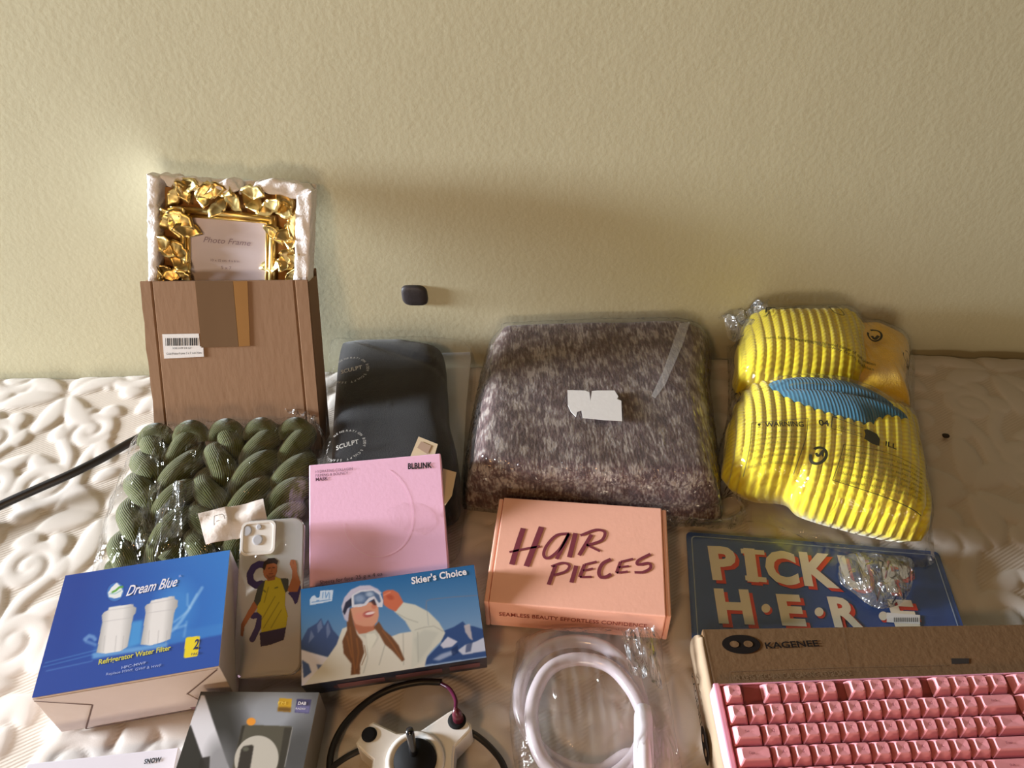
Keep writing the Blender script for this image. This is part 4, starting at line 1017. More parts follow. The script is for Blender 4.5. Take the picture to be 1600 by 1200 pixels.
# ================================================================== FOLDED RUG IN A BAG
def rug():
    top = [(790, 491), (930, 491), (1081, 503), (1092, 600), (1106, 716), (1090, 738), (930, 735), (760, 722), (748, 700), (768, 590)]
    bot = [(770, 520), (930, 520), (1092, 530), (1106, 620), (1122, 780), (1104, 812), (930, 800), (752, 790), (728, 765), (744, 640)]
    zt = .082
    A = rim(top, zt); B = rim(bot, .012)
    B[:, 1] = np.minimum(B[:, 1], -.012); A[:, 1] = np.minimum(A[:, 1], -.014)
    ca, cb = A.mean(0), B.mean(0)
    def polar(Q, c, ang):
        a = np.arctan2(Q[:, 1]-c[1], Q[:, 0]-c[0]); r = np.linalg.norm(Q-c, axis=1); o = np.argsort(a)
        return np.interp(ang, np.concatenate([a[o]-6.2832, a[o], a[o]+6.2832]), np.tile(r[o], 3))
    def loft(grow, wr, seed, na=220, layers=True):
        ang = np.linspace(-math.pi, math.pi, na, endpoint=False); ra, rb = polar(A, ca, ang), polar(B, cb, ang)
        V = []; ns_, nt = 26, 26
        rings = []
        for i in range(ns_+1):
            t = i/ns_; z = .003+zt*(t)
            sh = t**1.6; bulge = .010*(abs(math.sin(t*math.pi*3.0)) if layers else .55)*(1-t**6)
            rnd = 1-.05*max(0, (t-.82)/.18)**2.5
            c = cb*(1-sh)+ca*sh; r = (rb*(1-sh)+ra*sh)*rnd+bulge*.55+grow-.003
            z2 = z + grow*t
            x = c[0]+r*np.cos(ang); y = np.minimum(c[1]+r*np.sin(ang), -.004)
            rings.append(np.column_stack([x, y, np.full(na, z2)]))
        last = rings[-1]; cc = np.array([*ca, zt+.003+grow])
        for i in range(1, nt):
            t = i/nt; q = last*(1-t)+cc*t; q[:, 2] = zt+.003+grow+.003*(1-(1-t)**3); rings.append(q)
        V = np.vstack(rings+[[(cc[0], cc[1], cc[2]+.003)]])
        V[:, 2] += wr*wob(V[:, 0], V[:, 1], 42, seed)*np.clip(V[:, 2]/.05, 0, 1)
        if grow > .002: 
            V[:, 0] += .0016*wob(V[:, 2]*3, V[:, 1], 230, seed+1); V[:, 1] += .0016*wob(V[:, 0], V[:, 2]*3, 230, seed+2)
            V[:, 1] = np.minimum(V[:, 1], -.002)
        N = len(rings)
        f = [[i*na+k, i*na+(k+1) % na, (i+1)*na+(k+1) % na, (i+1)*na+k] for i in range(N-1) for k in range(na)]
        f += [[(N-1)*na+k, (N-1)*na+(k+1) % na, len(V)-1] for k in range(na)]
        f.append(list(range(na))[::-1])
        return V, f
    V, f = loft(0, .0012, 3)
    mt, ns, lk, b = base_mat('woven_rug'); b.inputs['Roughness'].default_value = .9; b.inputs['Specular IOR Level'].default_value = .15; b.inputs['Sheen Weight'].default_value = .2
    tc = ns.new('ShaderNodeTexCoord')
    def noise(scale, st, detail=4):
        mp = ns.new('ShaderNodeMapping'); mp.inputs['Scale'].default_value = st; lk.new(tc.outputs['Object'], mp.inputs['Vector'])
        n = ns.new('ShaderNodeTexNoise'); n.inputs['Scale'].default_value = scale; n.inputs['Detail'].default_value = detail; lk.new(mp.outputs['Vector'], n.inputs['Vector']); return n
    n1 = noise(60, (1, .8, 1)); n2 = noise(190, (1.7, .30, 1)); n3 = noise(300, (1, .6, 1))
    rp = ns.new('ShaderNodeValToRGB'); e = rp.color_ramp.elements
    e[0].position = .30; e[0].color = srgb(72, 50, 50); e[1].position = .72; e[1].color = srgb(158, 144, 136)
    for p_, c_ in ((.42, (98, 70, 68)), (.50, (100, 86, 86)), (.56, (124, 98, 86)), (.63, (116, 108, 110))):
        q = e.new(p_); q.color = srgb(*c_)
    a1 = ns.new('ShaderNodeMath'); a1.operation = 'MULTIPLY_ADD'; a1.inputs[1].default_value = .55; lk.new(n2.outputs['Fac'], a1.inputs[0])
    m1 = ns.new('ShaderNodeMath'); m1.operation = 'MULTIPLY'; m1.inputs[1].default_value = .45; lk.new(n1.outputs['Fac'], m1.inputs[0]); lk.new(m1.outputs[0], a1.inputs[2])
    st_ = ns.new('ShaderNodeMapRange'); st_.inputs['From Min'].default_value = .33; st_.inputs['From Max'].default_value = .67; lk.new(a1.outputs[0], st_.inputs['Value'])
    lk.new(st_.outputs[0], rp.inputs['Fac']); lk.new(rp.outputs['Color'], b.inputs['Base Color'])
    bp = ns.new('ShaderNodeBump'); bp.inputs['Strength'].default_value = .6; bp.inputs['Distance'].default_value = .002; lk.new(n3.outputs['Fac'], bp.inputs['Height']); lk.new(bp.outputs['Normal'], b.inputs['Normal'])
    M = Matrix.Translation((cb[0], cb[1], 0))
    tag(fix_normals(mesh('folded_rug', V, f, mt, M=M, smooth=True)), 'folded brown and grey patterned rug in clear wrap against the wall', 'rug')
    ro = empty('rug_bag', M, 'clear plastic wrap around the folded brown patterned rug', 'plastic bag')
    V, f = loft(.0045, .0018, 9, layers=False)
    film = film_mat('rug_wrap_film', 30, (1.8, .45, 1), .55, .035, .07)
    fix_normals(mesh('film', V, f, film, ro, smooth=True))
    # loose gathered flange along the front and right
    fl = [(738, 772), (800, 786), (930, 800), (1060, 806), (1120, 812), (1156, 800), (1146, 770)]
    out = [(728, 790), (800, 802), (930, 812), (1060, 822), (1140, 826), (1164, 808), (1160, 770)]
    a = catmull([P(*p, .020) for p in fl], 10); b2 = catmull([P(*p, .004) for p in out], 10); V, f = [], []
    for i in range(len(a)):
        for t in np.linspace(0, 1, 8):
            q = a[i]*(1-t)+b2[i]*t; q = q+np.array([0, 0, .006*math.sin(t*math.pi)+.003*math.sin(i*1.3+t*2)*t]); q[2] = max(q[2], .002); V.append(q)
    f = [[i*8+k, i*8+k+1, (i+1)*8+k+1, (i+1)*8+k] for i in range(len(a)-1) for k in range(7)]
    mesh('sealed_edge', V, f, film_mat('gathered_film', 50, (2, .6, 1), 1.0, .09, .16, gain=2.6), ro, smooth=True)
    # diagonal crease of folded film
    fz = Frame(P(950, 600, zt+.0125), (1, 0, 0), (0, 1, 0))
    milk = film_mat('film_crease', 30, (1, 1, 1), .3, .16, .15)
    poly_on(fz, [(1062, 505), (1078, 503), (1066, 540), (1040, 600), (1024, 622), (1018, 618), (1036, 580)], milk, ro, 'film_fold', 0, .0005)
    k = crop(3, 700, 440)
    lab = [(560, 510), (640, 512), (662, 520), (668, 560), (674, 515), (700, 512), (780, 512), (798, 540), (792, 552), (812, 560), (816, 655), (735, 650), (632, 640), (625, 605), (606, 612), (600, 635), (575, 610), (562, 580)]
    poly_on(fz, k(*lab), WHITEP, ro, 'torn_label', .0008, .0006)['label'] = 'torn white paper label'
rug()

# ================================================================== YELLOW KNIT IN A PRINTED BAG
def knit():
    up_px = [(1148, 560), (1160, 512), (1188, 484), (1215, 478), (1262, 486), (1310, 502), (1345, 520), (1352, 560), (1345, 610), (1290, 622), (1210, 618), (1150, 606)]
    sl_px = [(1305, 502), (1345, 506), (1385, 520), (1416, 538), (1420, 570), (1412, 610), (1420, 650), (1380, 650), (1330, 630), (1308, 600), (1300, 540)]
    lo_px = [(1130, 700), (1144, 650), (1170, 618), (1230, 622), (1300, 640), (1360, 652), (1420, 668), (1432, 720), (1444, 780), (1450, 826), (1438, 846), (1400, 846), (1330, 830), (1250, 806), (1222, 785), (1164, 778), (1128, 752)]
    q1, q2, q3 = rim(up_px, .055), rim(sl_px, .05), rim(lo_px, .035)
    for q in (q1, q2): q[:, 1] = np.minimum(q[:, 1], -.012)
    U, S, Lw = Puff(q1, .006, .112, 3.2, 2.2, flat=.35), Puff(q2, .006, .083, 3.0, 2.2, flat=.4), Puff(q3, .015, .086, 3.4, 2.3, flat=.3)
    yk = thread_mat('yellow_chunky_knit', (226, 208, 40), (214, 188, 30), freq=1.0, strength=.35, dist=.0012, sheen=.35)
    ok = mat('golden_fleece', (232, 186, 44), .95, noise=.12, nscale=120, bump=.5, bscale=420, sheen=.5, spec=.1)
    tl = thread_mat('teal_rib_knit', (54, 106, 128), (32, 72, 92), freq=1.0, strength=.6, dist=.0014, sheen=.25)
    c = Lw.c; root = empty('knit_garment', Matrix.Translation((c[0], c[1]+.1, 0)), 'folded yellow chunky rib knit garment with teal panel in a clear bag', 'clothing')
    px = np.linalg.norm(P(1301, 750, .05)-P(1300, 750, .05))
    pitch = 15.5*px
    def ribs(amp, sl, bend, lump):
        def d(W, rho):
            t = (W[:, 0]+sl*(W[:, 1]-lump.c[1])+bend*(W[:, 1]-lump.c[1])**2)/pitch*2*math.pi
            W[:, 2] += amp*(np.abs(np.cos(t/2))**.7*2-1.2)*np.clip((1-rho)*9, 0, 1)**.5 + .003*wob(W[:, 0], W[:, 1], 40, 3)
            k = 1+.012*np.cos(t)*(rho > .9); W[:, 0] = lump.c[0]+(W[:, 0]-lump.c[0])*k; W[:, 1] = lump.c[1]+(W[:, 1]-lump.c[1])*k
            W[:, 2] = np.maximum(W[:, 2], lump.zb+.002); W[:, 1] = np.minimum(W[:, 1], -.008)
            return W
        return d
    for nm, lump, amp, sl, bend in (('upper_fold', U, .0020, -.15, .6), ('lower_fold', Lw, .0022, -.33, .9)):
        V, f = lump.build(420, 84, ribs(amp, sl, bend, lump))
        th = V[:, 1]*900+np.abs(np.sin((V[:, 0]+sl*V[:, 1])/pitch*math.pi))*2.5
        mesh(nm, V, f, yk, root, smooth=True, attr={'thread': ('FLOAT', th)})
    def dS(W, rho):
        W[:, 2] += .002*wob(W[:, 0], W[:, 1], 90, 6); W[:, 1] = np.minimum(W[:, 1], -.004); return W
    V, f = S.build(160, 40, dS); mesh('sleeve', V, f, ok, root, smooth=True)['label'] = 'golden yellow brushed sleeve'
    # teal band: a lens shaped ribbed strip bridging the two folds
    tp = [(1203, 589), (1240, 584), (1300, 588), (1350, 600), (1395, 622), (1426, 648), (1392, 652), (1362, 664), (1335, 660), (1290, 648), (1240, 624), (1215, 605)]
    q = rim(tp, .102); T_ = Puff(q, .066, .050, 2.6, 2.0, flat=.35)
    def dT(W, rho):
        W[:, 2] -= .010*np.exp(-(((W[:, 1]-T_.c[1])+.30*(W[:, 0]-T_.c[0])-.006)/.006)**2)*(1-rho**3); return W
    V, f = T_.build(200, 36, dT); th = (V[:, 0]+.1*V[:, 1])*1500
    mesh('teal_panel', V, f, tl, root, smooth=True, attr={'thread': ('FLOAT', th)})['label'] = 'teal ribbed knit panel'
    # clear printed bag
    bp = [(1138, 500), (1190, 468), (1260, 474), (1340, 496), (1424, 528), (1432, 620), (1446, 720), (1462, 830), (1456, 862), (1400, 860), (1300, 836), (1210, 800), (1138, 792), (1118, 764), (1120, 710), (1142, 640), (1143, 560)]
    qb = rim(bp, .035); qb = qb.mean(0)+(qb-qb.mean(0))*1.025; qb[:, 1] = np.minimum(qb[:, 1], -.004)
    Hb = Puff(qb, .013, .118, 3.6, 2.2, flat=.12)
    def env(x, y):
        z = Hb.top(x, y)*0
        for l in (U, S, Lw, T_): z = np.maximum(z, np.where(l.rho(x, y) < 1, l.top(x, y), 0))
        return z
    def zbag(x, y):
        base = .0
        x = np.asarray(x, float); y = np.asarray(y, float); z = np.zeros_like(x); n = 0
        for dx in (-.012, 0, .012):
            for dy in (-.012, 0, .012): z = z+env(x+dx, y+dy); n += 1
        z = z/n
        return np.maximum(z, env(x, y))+.0065
    def dB(W, rho):
        z = zbag(W[:, 0], W[:, 1]); W[:, 2] = np.maximum(z*np.clip((1-rho)*14, 0, 1)**.4, .0145) + (.0016*wob(W[:, 0], W[:, 1], 110, 4)+.0012)*(1-rho)
        return W
    V, f = Hb.build(260, 70, dB)
    film = film_mat('printed_bag_film', 26, (1.4, .6, 1), .45, .02, .06)
    ro = empty('knit_bag', Matrix.Translation((Hb.c[0], Hb.c[1], 0)), 'clear printed plastic bag holding the yellow knit garment', 'plastic bag')
    mesh('film', V, f, film, ro, smooth=True)
    # crumpled open corner at top left, and glossy lower left corner
    cr = film_mat('crumpled_corner_film', 40, (1, 1, 1), 1.0, .10, .20, gain=3.0)
    def crumple(pts, z0, z1, seed, amp):
        A_, B_, C_, D_ = [P(p[0], p[1], p[2]) for p in pts]; V, f = [], []; n = 16
        for j in range(n+1):
            for i in range(n+1):
                u, v = i/n, j/n; q = (A_*(1-u)+B_*u)*(1-v)+(D_*(1-u)+C_*u)*v
                q = q+np.array([0, 0, amp*float(wob(q[0], q[1], 190, seed))]); q[1] = min(q[1], -.003); q[2] = max(q[2], .003); V.append(q)
        f = [[j*(n+1)+i, j*(n+1)+i+1, (j+1)*(n+1)+i+1, (j+1)*(n+1)+i] for j in range(n) for i in range(n)]
        mesh('bag_corner', V, f, cr, ro)
    crumple([(1114, 470, .075), (1200, 462, .10), (1196, 500, .10), (1146, 534, .07)], 0, 0, 3, .010)
    crumple([(1128, 716, .035), (1140, 735, .05), (1160, 786, .03), (1108, 772, .012)], 0, 0, 5, .005)
    crumple([(1146, 580, .05), (1172, 590, .07), (1160, 632, .06), (1140, 640, .03)], 0, 0, 8, .004)
    # print on the film
    ink = mat('bag_print_ink', (40, 36, 14), .6); soft = mat('thin_bag_print', (92, 82, 22), .7)
    fp = Frame(P(1290, 700, .08), (1, 0, 0), (0, 1, 0)); dz = zbag
    k4 = crop(5, 1140, 640); k5 = crop(5, 1140, 470)
    def tx(s, a, b, h, mt_=ink, **kw): text_on(fp, s, a, b, h, mt_, ro, drape=dz, up=.0012, **kw)
    def sk(S): strokes_on(fp, S, ink, ro, 'printed_line', drape=dz, up=.0012)
    tx('WARNING', *k4((255, 225), (545, 250)), 8, bold=.02); tx('!', *k4((200, 215), (225, 218)), 7)
    sk([(k4((158, 165), (575, 185)), .9), (k4((575, 185), (560, 330), (495, 520)), .9), (k4((158, 165), (145, 330), (118, 480)), .9)])
    for i in range(6):
        y = 275+i*38; tx('keep this bag away from babies and children' if i % 2 else 'to avoid danger of suffocation do not use', *k4((165-i*4, y), (540-i*12, y+22)), 3.4, soft)
    t = np.linspace(-2.2, 3.4, 26)
    sk([([k4((660+58*math.cos(q), 458+52*math.sin(q)))[0] for q in t], 4.5), (k4((640, 440), (660, 462), (690, 432)), 4), (k4((690, 425), (690, 470)), 3)])
    tx('04', *k4((660, 240), (740, 248)), 9, bold=.03); sk([(k4((760, 175), (800, 185)), 3), (k4((762, 178), (752, 262)), 1.2), (k4((800, 190), (1000, 262)), .9), (k4((755, 265), (990, 330)), .9)])
    tx('LDPE recycle me', *k4((790, 260), (985, 318)), 5, soft)
    poly_on(fp, k4((1005, 275), (1030, 270), (1105, 305), (1128, 345), (1122, 400), (1070, 385), (1005, 345), (1015, 310)), ink, ro, 'printed_badge', .0012, drape=dz)
    tx('ILL', *k4((1170, 392), (1260, 415)), 8, bold=.02)
    sk([(k4((848, 390), (820, 500), (782, 612)), .9), (k4((782, 612), (1150, 720), (1500, 822)), .9), (k4((848, 390), (1100, 430), (1490, 530)), .8)])
    for i in range(6):
        y = 430+i*38; tx('polybag made with recycled plastic please recycle' if i % 2 else 'bolsa de plastico reciclado sachet recycle', *k4((850-i*10, y), (1480, y+135)), 3.6, soft)
    tx('Plastic bags can be dangerous to avoid danger of suffocation', *k5((235, 450), (1120, 560)), 3.4, soft, bold=.01); tx('keep this bag away from babies', *k5((420, 470), (1110, 590)), 3.2, soft)
    tx('this bag is not a toy do not', *k5((185, 750), (420, 740)), 3.4, soft); tx('use in cribs beds carriages or play pens', *k5((430, 790), (760, 850)), 3.4, soft)
    for cx, cy, r1 in ((1108, 338, 55), (1385, 450, 42)):
        sk([([k5((cx+r1*math.cos(q), cy+r1*.8*math.sin(q)))[0] for q in t], 3.4 if cx < 1300 else 1.2)])
    sk([(k5((1085, 345), (1110, 365), (1140, 340)), 5), (k5((720, 215), (790, 225), (840, 280), (770, 275), (720, 225)), 1.2), (k5((340, 235), (480, 228)), 1.6)])
    tx('A', *k5((245, 235), (325, 215)), 9); tx('x', *k5((240, 275), (300, 240)), 6)
knit()

# ================================================================== PHONE CASE
def phone_case():
    cs = [(367, 816), (465, 808), (480, 1052), (372, 1060)]; T = .009
    p = [P(*cs[0], .074), P(*cs[1], .074)]; 
    fr, hw, hd, M = rectbox(cs, .090, .016, T)
    root = empty('phone_case', M, 'clear phone case with footballer print lying between the blue filter box and goggle box', 'phone case')
    cl = bpy.data.materials.new('clear_case_plastic'); cl.use_nodes = True; ns, lk = cl.node_tree.nodes, cl.node_tree.links; ns.clear()
    out = ns.new('ShaderNodeOutputMaterial'); tr = ns.new('ShaderNodeBsdfTransparent'); df = ns.new('ShaderNodeBsdfDiffuse'); df.inputs[0].default_value = (.86, .85, .85, 1)
    gl = ns.new('ShaderNodeBsdfGlossy'); gl.inputs['Roughness'].default_value = .12; m1 = ns.new('ShaderNodeMixShader'); m1.inputs[0].default_value = .42; m2 = ns.new('ShaderNodeMixShader')
    fz = ns.new('ShaderNodeFresnel'); fz.inputs[0].default_value = 1.45
    lk.new(tr.outputs[0], m1.inputs[1]); lk.new(df.outputs[0], m1.inputs[2]); lk.new(fz.outputs[0], m2.inputs[0]); lk.new(m1.outputs[0], m2.inputs[1]); lk.new(gl.outputs[0], m2.inputs[2]); lk.new(m2.outputs[0], out.inputs[0])
    # shell: rounded plate with a raised rim
    def rr(x, y, r, z, n=7):
        o = []
        for cx, cy, a0 in ((x-r, y-r, 0), (-x+r, y-r, 90), (-x+r, -y+r, 180), (x-r, -y+r, 270)):
            for a in np.linspace(a0, a0+90, n): o.append((cx+r*math.cos(math.radians(a)), cy+r*math.sin(math.radians(a)), z))
        return o
    R = [rr(hw-.0015, hd-.0015, .012, 0), rr(hw, hd, .013, .002), rr(hw, hd, .013, T-.002), rr(hw-.0014, hd-.0014, .012, T)]
    V = sum(R, []); n = len(R[0]); f = [[i*n+k, i*n+(k+1) % n, (i+1)*n+(k+1) % n, (i+1)*n+k] for i in range(3) for k in range(n)]+[[3*n+k for k in range(n)]]
    mesh('shell', V, f, cl, root, world=False, smooth=False)
    white = mat('gloss_white_plastic', (230, 226, 222), .3, coat=.4); grey = mat('pale_grey_lens_ring', (186, 188, 196), .35)
    c = fr.loc(404, 841); a = .0205
    o = rr(a, a, .007, 0); ring = [(x+c[0], y+c[1], T+.0002) for x, y, z in o]+[(x+c[0], y+c[1], T+.0022) for x, y, z in o]+[(x*.88+c[0], y*.88+c[1], T+.0022) for x, y, z in o]+[(x*.86+c[0], y*.86+c[1], T+.0008) for x, y, z in o]
    n = len(o); f = [[i*n+k, i*n+(k+1) % n, (i+1)*n+(k+1) % n, (i+1)*n+k] for i in range(3) for k in range(n)]+[[3*n+k for k in range(n)]]
    bp_ = mesh('camera_bump', ring, f, white, root, world=False)
    for (x, y, r) in ((386, 830, .0062), (403, 844, .0062), (405, 824, .0032)):
        q = fr.loc(x, y); t = np.linspace(0, 2*math.pi, 20, endpoint=False)
        V = [(q[0]+r*math.cos(e), q[1]+r*math.sin(e), T+.0009) for e in t]+[(q[0]+r*math.cos(e), q[1]+r*math.sin(e), T+.0017) for e in t]+[(q[0]+.8*r*math.cos(e), q[1]+.8*r*math.sin(e), T+.0019) for e in t]
        f = [[i*20+k, i*20+(k+1) % 20, (i+1)*20+(k+1) % 20, (i+1)*20+k] for i in range(2) for k in range(20)]+[[40+k for k in range(20)]]
        mesh('lens_ring', V, f, grey, root, world=False, parent=bp_)
    c = Canvas(cs, 120, 290, (120, 100, 80)); k = crop(4.285, 360, 800); pu = (52, 42, 92); skc = (150, 92, 62)
    c.line(k((205, 352), (175, 348), (140, 368), (118, 415), (128, 462), (165, 488), (200, 476)), 10.5, pu)
    c.line(k((165, 690), (215, 678), (200, 770), (170, 845)), 9.5, pu)
    c.poly(k((385, 540), (460, 480), (472, 500), (455, 600), (440, 615), (415, 570)), pu)
    c.poly(k((165, 580), (200, 600), (178, 650), (135, 715), (112, 760), (105, 830), (88, 820), (85, 745), (115, 680)), skc)
    c.poly(k((225, 455), (290, 428), (345, 450), (368, 520), (372, 620), (398, 690), (392, 765), (300, 785), (225, 802), (222, 690), (185, 660), (195, 520)), (172, 158, 40))
    for q in (k((330, 600), (240, 770)), k((350, 650), (290, 770)), k((300, 560), (220, 720)), k((250, 500), (230, 600))): c.line(q, 1.3, (112, 104, 30), .8)
    c.poly(k((160, 590), (178, 500), (225, 450), (215, 520), (205, 590), (185, 625)), (58, 62, 62)); c.poly(k((325, 440), (380, 440), (388, 520), (368, 535)), (58, 62, 62))
    c.poly(k((380, 520), (402, 440), (398, 385), (378, 345), (385, 318), (415, 318), (428, 350), (438, 410), (466, 470), (448, 530), (390, 530)), skc)
    c.ell(*k((252, 385))[0], 11, 15.5, skc, 1, .08); c.poly(k((235, 420), (290, 420), (290, 450), (240, 460)), (132, 80, 56))
    c.poly(k((200, 375), (205, 335), (235, 308), (275, 305), (300, 325), (298, 350), (270, 340), (225, 350), (215, 390)), (40, 28, 26))
    c.line(k((240, 375), (252, 372)), 1.2, (40, 28, 26)); c.line(k((268, 370), (280, 370)), 1.2, (40, 28, 26)); c.line(k((262, 375), (264, 395), (258, 398)), .9, (110, 64, 44)); c.line(k((246, 412), (272, 410)), 1.4, (96, 48, 40))
    c.line(k((232, 420), (250, 440), (282, 425)), 1.5, (70, 46, 36), .5)
    c.poly(k((215, 802), (300, 785), (392, 765), (384, 850), (290, 885), (230, 895)), (44, 34, 70))
    c.line(k((400, 320), (405, 345)), .8, (110, 66, 46)); c.line(k((220, 520), (232, 530)), 2, (90, 90, 40)); c.line(k((295, 505), (312, 500)), 2, (90, 90, 40))
    c.build('printed_figure', root, print_mat('case_print', .4), -hw, hw, -hd, hd, T+.0004, cut=True)['label'] = 'printed footballer in yellow shirt'
phone_case()

# ================================================================== DARK GREY GADGET BOX AND WHITE BOX (front left)
def gadget_box():
    cs = [(305, 1080), (493, 1082), (463, 1292), (255, 1290)]; T = .048
    fr, hw, hd, root = plain_box('gadget_box', cs, .049, .049, T, None, 'dark grey gadget box with gold and purple badges at the bottom edge')
    lbox('carton', root, mat('grey_box_board', (150, 140, 128), .5, noise=.05), -hw, hw, -hd, hd, 0, T, .001)
    c = Canvas(cs, 170, 170, (90, 90, 94)); k = crop(6.667, 280, 1060)
    c.C[:] = (92, 92, 96)
    c.ell(*k((930, 340))[0], 50, 42, (158, 162, 172), .9, .95); c.ell(*k((380, 520))[0], 38, 60, (48, 47, 48), .9, .9, -20); c.ell(*k((260, 180))[0], 42, 14, (44, 42, 42), .8, .9); c.ell(*k((1230, 760))[0], 26, 40, (70, 70, 72), .7, .9)
    c.poly(k((80, 480), (175, 170), (210, 175), (330, 470), (470, 800), (640, 1200), (430, 1200), (225, 800)), (228, 226, 234), .95, 1)
    c.ell(*k((420, 900))[0], 22, 40, (120, 120, 124), .7, .9)
    c.poly(k((90, 490), (235, 830), (300, 1100), (-40, 1300), (-160, 1200)), (46, 44, 44), 1, 1)
    c.poly(k((220, 840), (320, 820), (325, 1000), (200, 1000)), (40, 36, 36), .9, 1)
    c.poly(k((630, 500), (660, 488), (1150, 505), (1168, 525), (1110, 940), (1080, 1300), (520, 1300), (570, 900)), (82, 78, 68), 1, 1)
    c.poly(k((1080, 520), (1160, 520), (1100, 940), (1070, 1300), (1010, 1300), (1045, 900)), (52, 48, 44), .9, 1); c.poly(k((632, 500), (665, 500), (610, 800), (580, 900)), (40, 36, 34), .9, 1)
    c.line(k((1166, 515), (1112, 930)), 1, (180, 178, 180), .8)
    c.ell(*k((810, 850))[0], 34.5, 37, (190, 184, 174), 1, .03)
    c.poly(k((640, 750), (665, 715), (750, 700), (772, 715), (760, 850), (735, 1100), (600, 1100)), (52, 46, 44), 1, 1); c.ell(*k((690, 745))[0], 5, 3.5, (96, 96, 84), .9, .5)
    c.ell(*k((725, 455))[0], 7.2, 6.2, (232, 150, 52), 1, .2)
    c.poly(k((1005, 205), (1140, 212), (1135, 355), (995, 345)), (205, 160, 40)); c.poly(k((998, 300), (1137, 305), (1135, 355), (995, 345)), (92, 62, 30), .8, 2)
    c.poly(k((1192, 215), (1345, 222), (1330, 370), (1178, 360)), (62, 58, 100)); c.poly(k((1188, 280), (1335, 290), (1330, 365), (1180, 355)), (130, 128, 175), .7, 2)
    c.build('printed_top', root, print_mat('gadget_box_print', .3, .4), -hw+.0005, hw-.0005, -hd+.0005, hd-.0005, T+.0003)
    wt = mat('white_ink', (232, 226, 232), .5)
    text_on(fr, 'DAB', (465.5, 1101.5), (478, 1102), 5, wt, root, bold=.02, up=.0008); text_on(fr, 'RADIO', (462, 1109), (477, 1109.5), 3, wt, root, up=.0008)
    text_on(fr, 'FM', (434, 1101), (446, 1101.5), 5, mat('pale_gold_ink', (236, 204, 90), .5), root, up=.0008)
gadget_box()
def white_box():
    cs = [(26, 1197), (261, 1172), (272, 1300), (10, 1330)]; T = .026
    fr, hw, hd, root = plain_box('white_box', cs, .027, .027, T, None, 'flat plain white box with short black wordmark in the bottom left corner')
    wb = mat('gloss_white_board', (226, 222, 234), .35, noise=.02, coat=.3)
    lbox('base', root, wb, -hw, hw, -hd, hd, 0, .010, .001); lbox('lid', root, wb, -hw, hw, -hd, hd, .0105, T, .0012)
    text_on(fr, 'SNOW', (225, 1194), (251.5, 1190.5), 7.5, INK, root, bold=.035, up=.0007)
white_box()

# ================================================================== HOSE COIL IN A BAG
def hose():
    tm = mat('translucent_white_vinyl', (222, 208, 214), .25, noise=.03, coat=.5, spec=.6, trans=.35)
    px = np.linalg.norm(P(901, 1110, .02)-P(900, 1110, .02))
    V2 = []
    path = []
    for (x, y, z) in ((1035, 1290, .020), (1010, 1215, .020), (985, 1180, .020), (935, 1205, .014), (880, 1195, .012), (835, 1160, .012), (812, 1105, .013), (820, 1050, .016), (850, 1015, .018), (895, 1002, .020), (945, 1012, .022),
                      (985, 1050, .024), (1003, 1100, .026), (1004, 1150, .028), (985, 1190, .030), (940, 1222, .030), (890, 1222, .028), (850, 1190, .028), (832, 1140, .028), (834, 1090, .030), (858, 1046, .031), (900, 1030, .031), (950, 1040, .030), (985, 1075, .032), (1008, 1120, .036)):
        path.append(P(x, y, z))
    q = catmull(path, 9)
    V, f, _ = tube(q, 11*px, 16)
    c = P(905, 1110, 0)
    root = empty('hose_coil', Matrix.Translation(c), 'coil of translucent white vinyl hose in a clear bag below the salmon box', 'hose')
    mesh('hose', V, f, tm, root, smooth=True)
    e = q[-1]; d = unit(P(1010, 1215, .040)-P(1009, 1118, .036))
    e0 = P(1005, 1105, .037)
    V, f, _ = tube([e0, e0+d*.012, e0+d*.03, e0+d*.045, e0+d*.06, e0+d*.075], [11.5*px, 14*px, 14*px, 15*px, 15*px, 13*px], 18)
    mesh('end_fitting', V, f, mat('white_plastic_fitting', (232, 228, 236), .3, coat=.3), root, smooth=True)
    pts = [(806, 1000), (850, 985), (920, 982), (990, 985), (1030, 990), (1040, 1050), (1056, 1140), (1070, 1290), (950, 1310), (840, 1300), (806, 1200), (796, 1100)]
    qq = rim(pts, .018); pf = Puff(qq, .0, .052, 4.5, 2.2, flat=.1)
    def disp(W, rho):
        a = 1-rho**2; W[:, 2] += (.0045*wob(W[:, 0], W[:, 1], 55, 31)+.002*wob(W[:, 0]*1.5, W[:, 1]*.6, 190, 33))*a; W[:, 2] = np.maximum(W[:, 2], .001); return W
    V, f = pf.build(150, 44, disp)
    ro = empty('hose_bag', Matrix.Translation((pf.c[0], pf.c[1], 0)), 'clear crinkled plastic bag around the coiled white hose', 'plastic bag')
    mesh('film', V, f, film_mat('hose_bag_film', 30, (1.2, .6, 1), .55, .04, .07), ro, smooth=True)
    cr = film_mat('hose_bag_crumple', 50, (1.6, .5, 1), 1.0, .10, .20, gain=3.0)
    A_, B_, C_, D_ = P(970, 985, .052), P(1022, 978, .05), P(1036, 1074, .040), P(985, 1050, .050); V, f = [], []; n = 16
    for j in range(n+1):
        for i in range(n+1):
            u, v = i/n, j/n; p = (A_*(1-u)+B_*u)*(1-v)+(D_*(1-u)+C_*u)*v; p = p+np.array([0, 0, .005*float(wob(p[0]*1.6, p[1]*.6, 260, 12))]); V.append(p)
    f = [[j*(n+1)+i, j*(n+1)+i+1, (j+1)*(n+1)+i+1, (j+1)*(n+1)+i] for j in range(n) for i in range(n)]
    mesh('bag_fold', V, f, cr, ro)
hose()

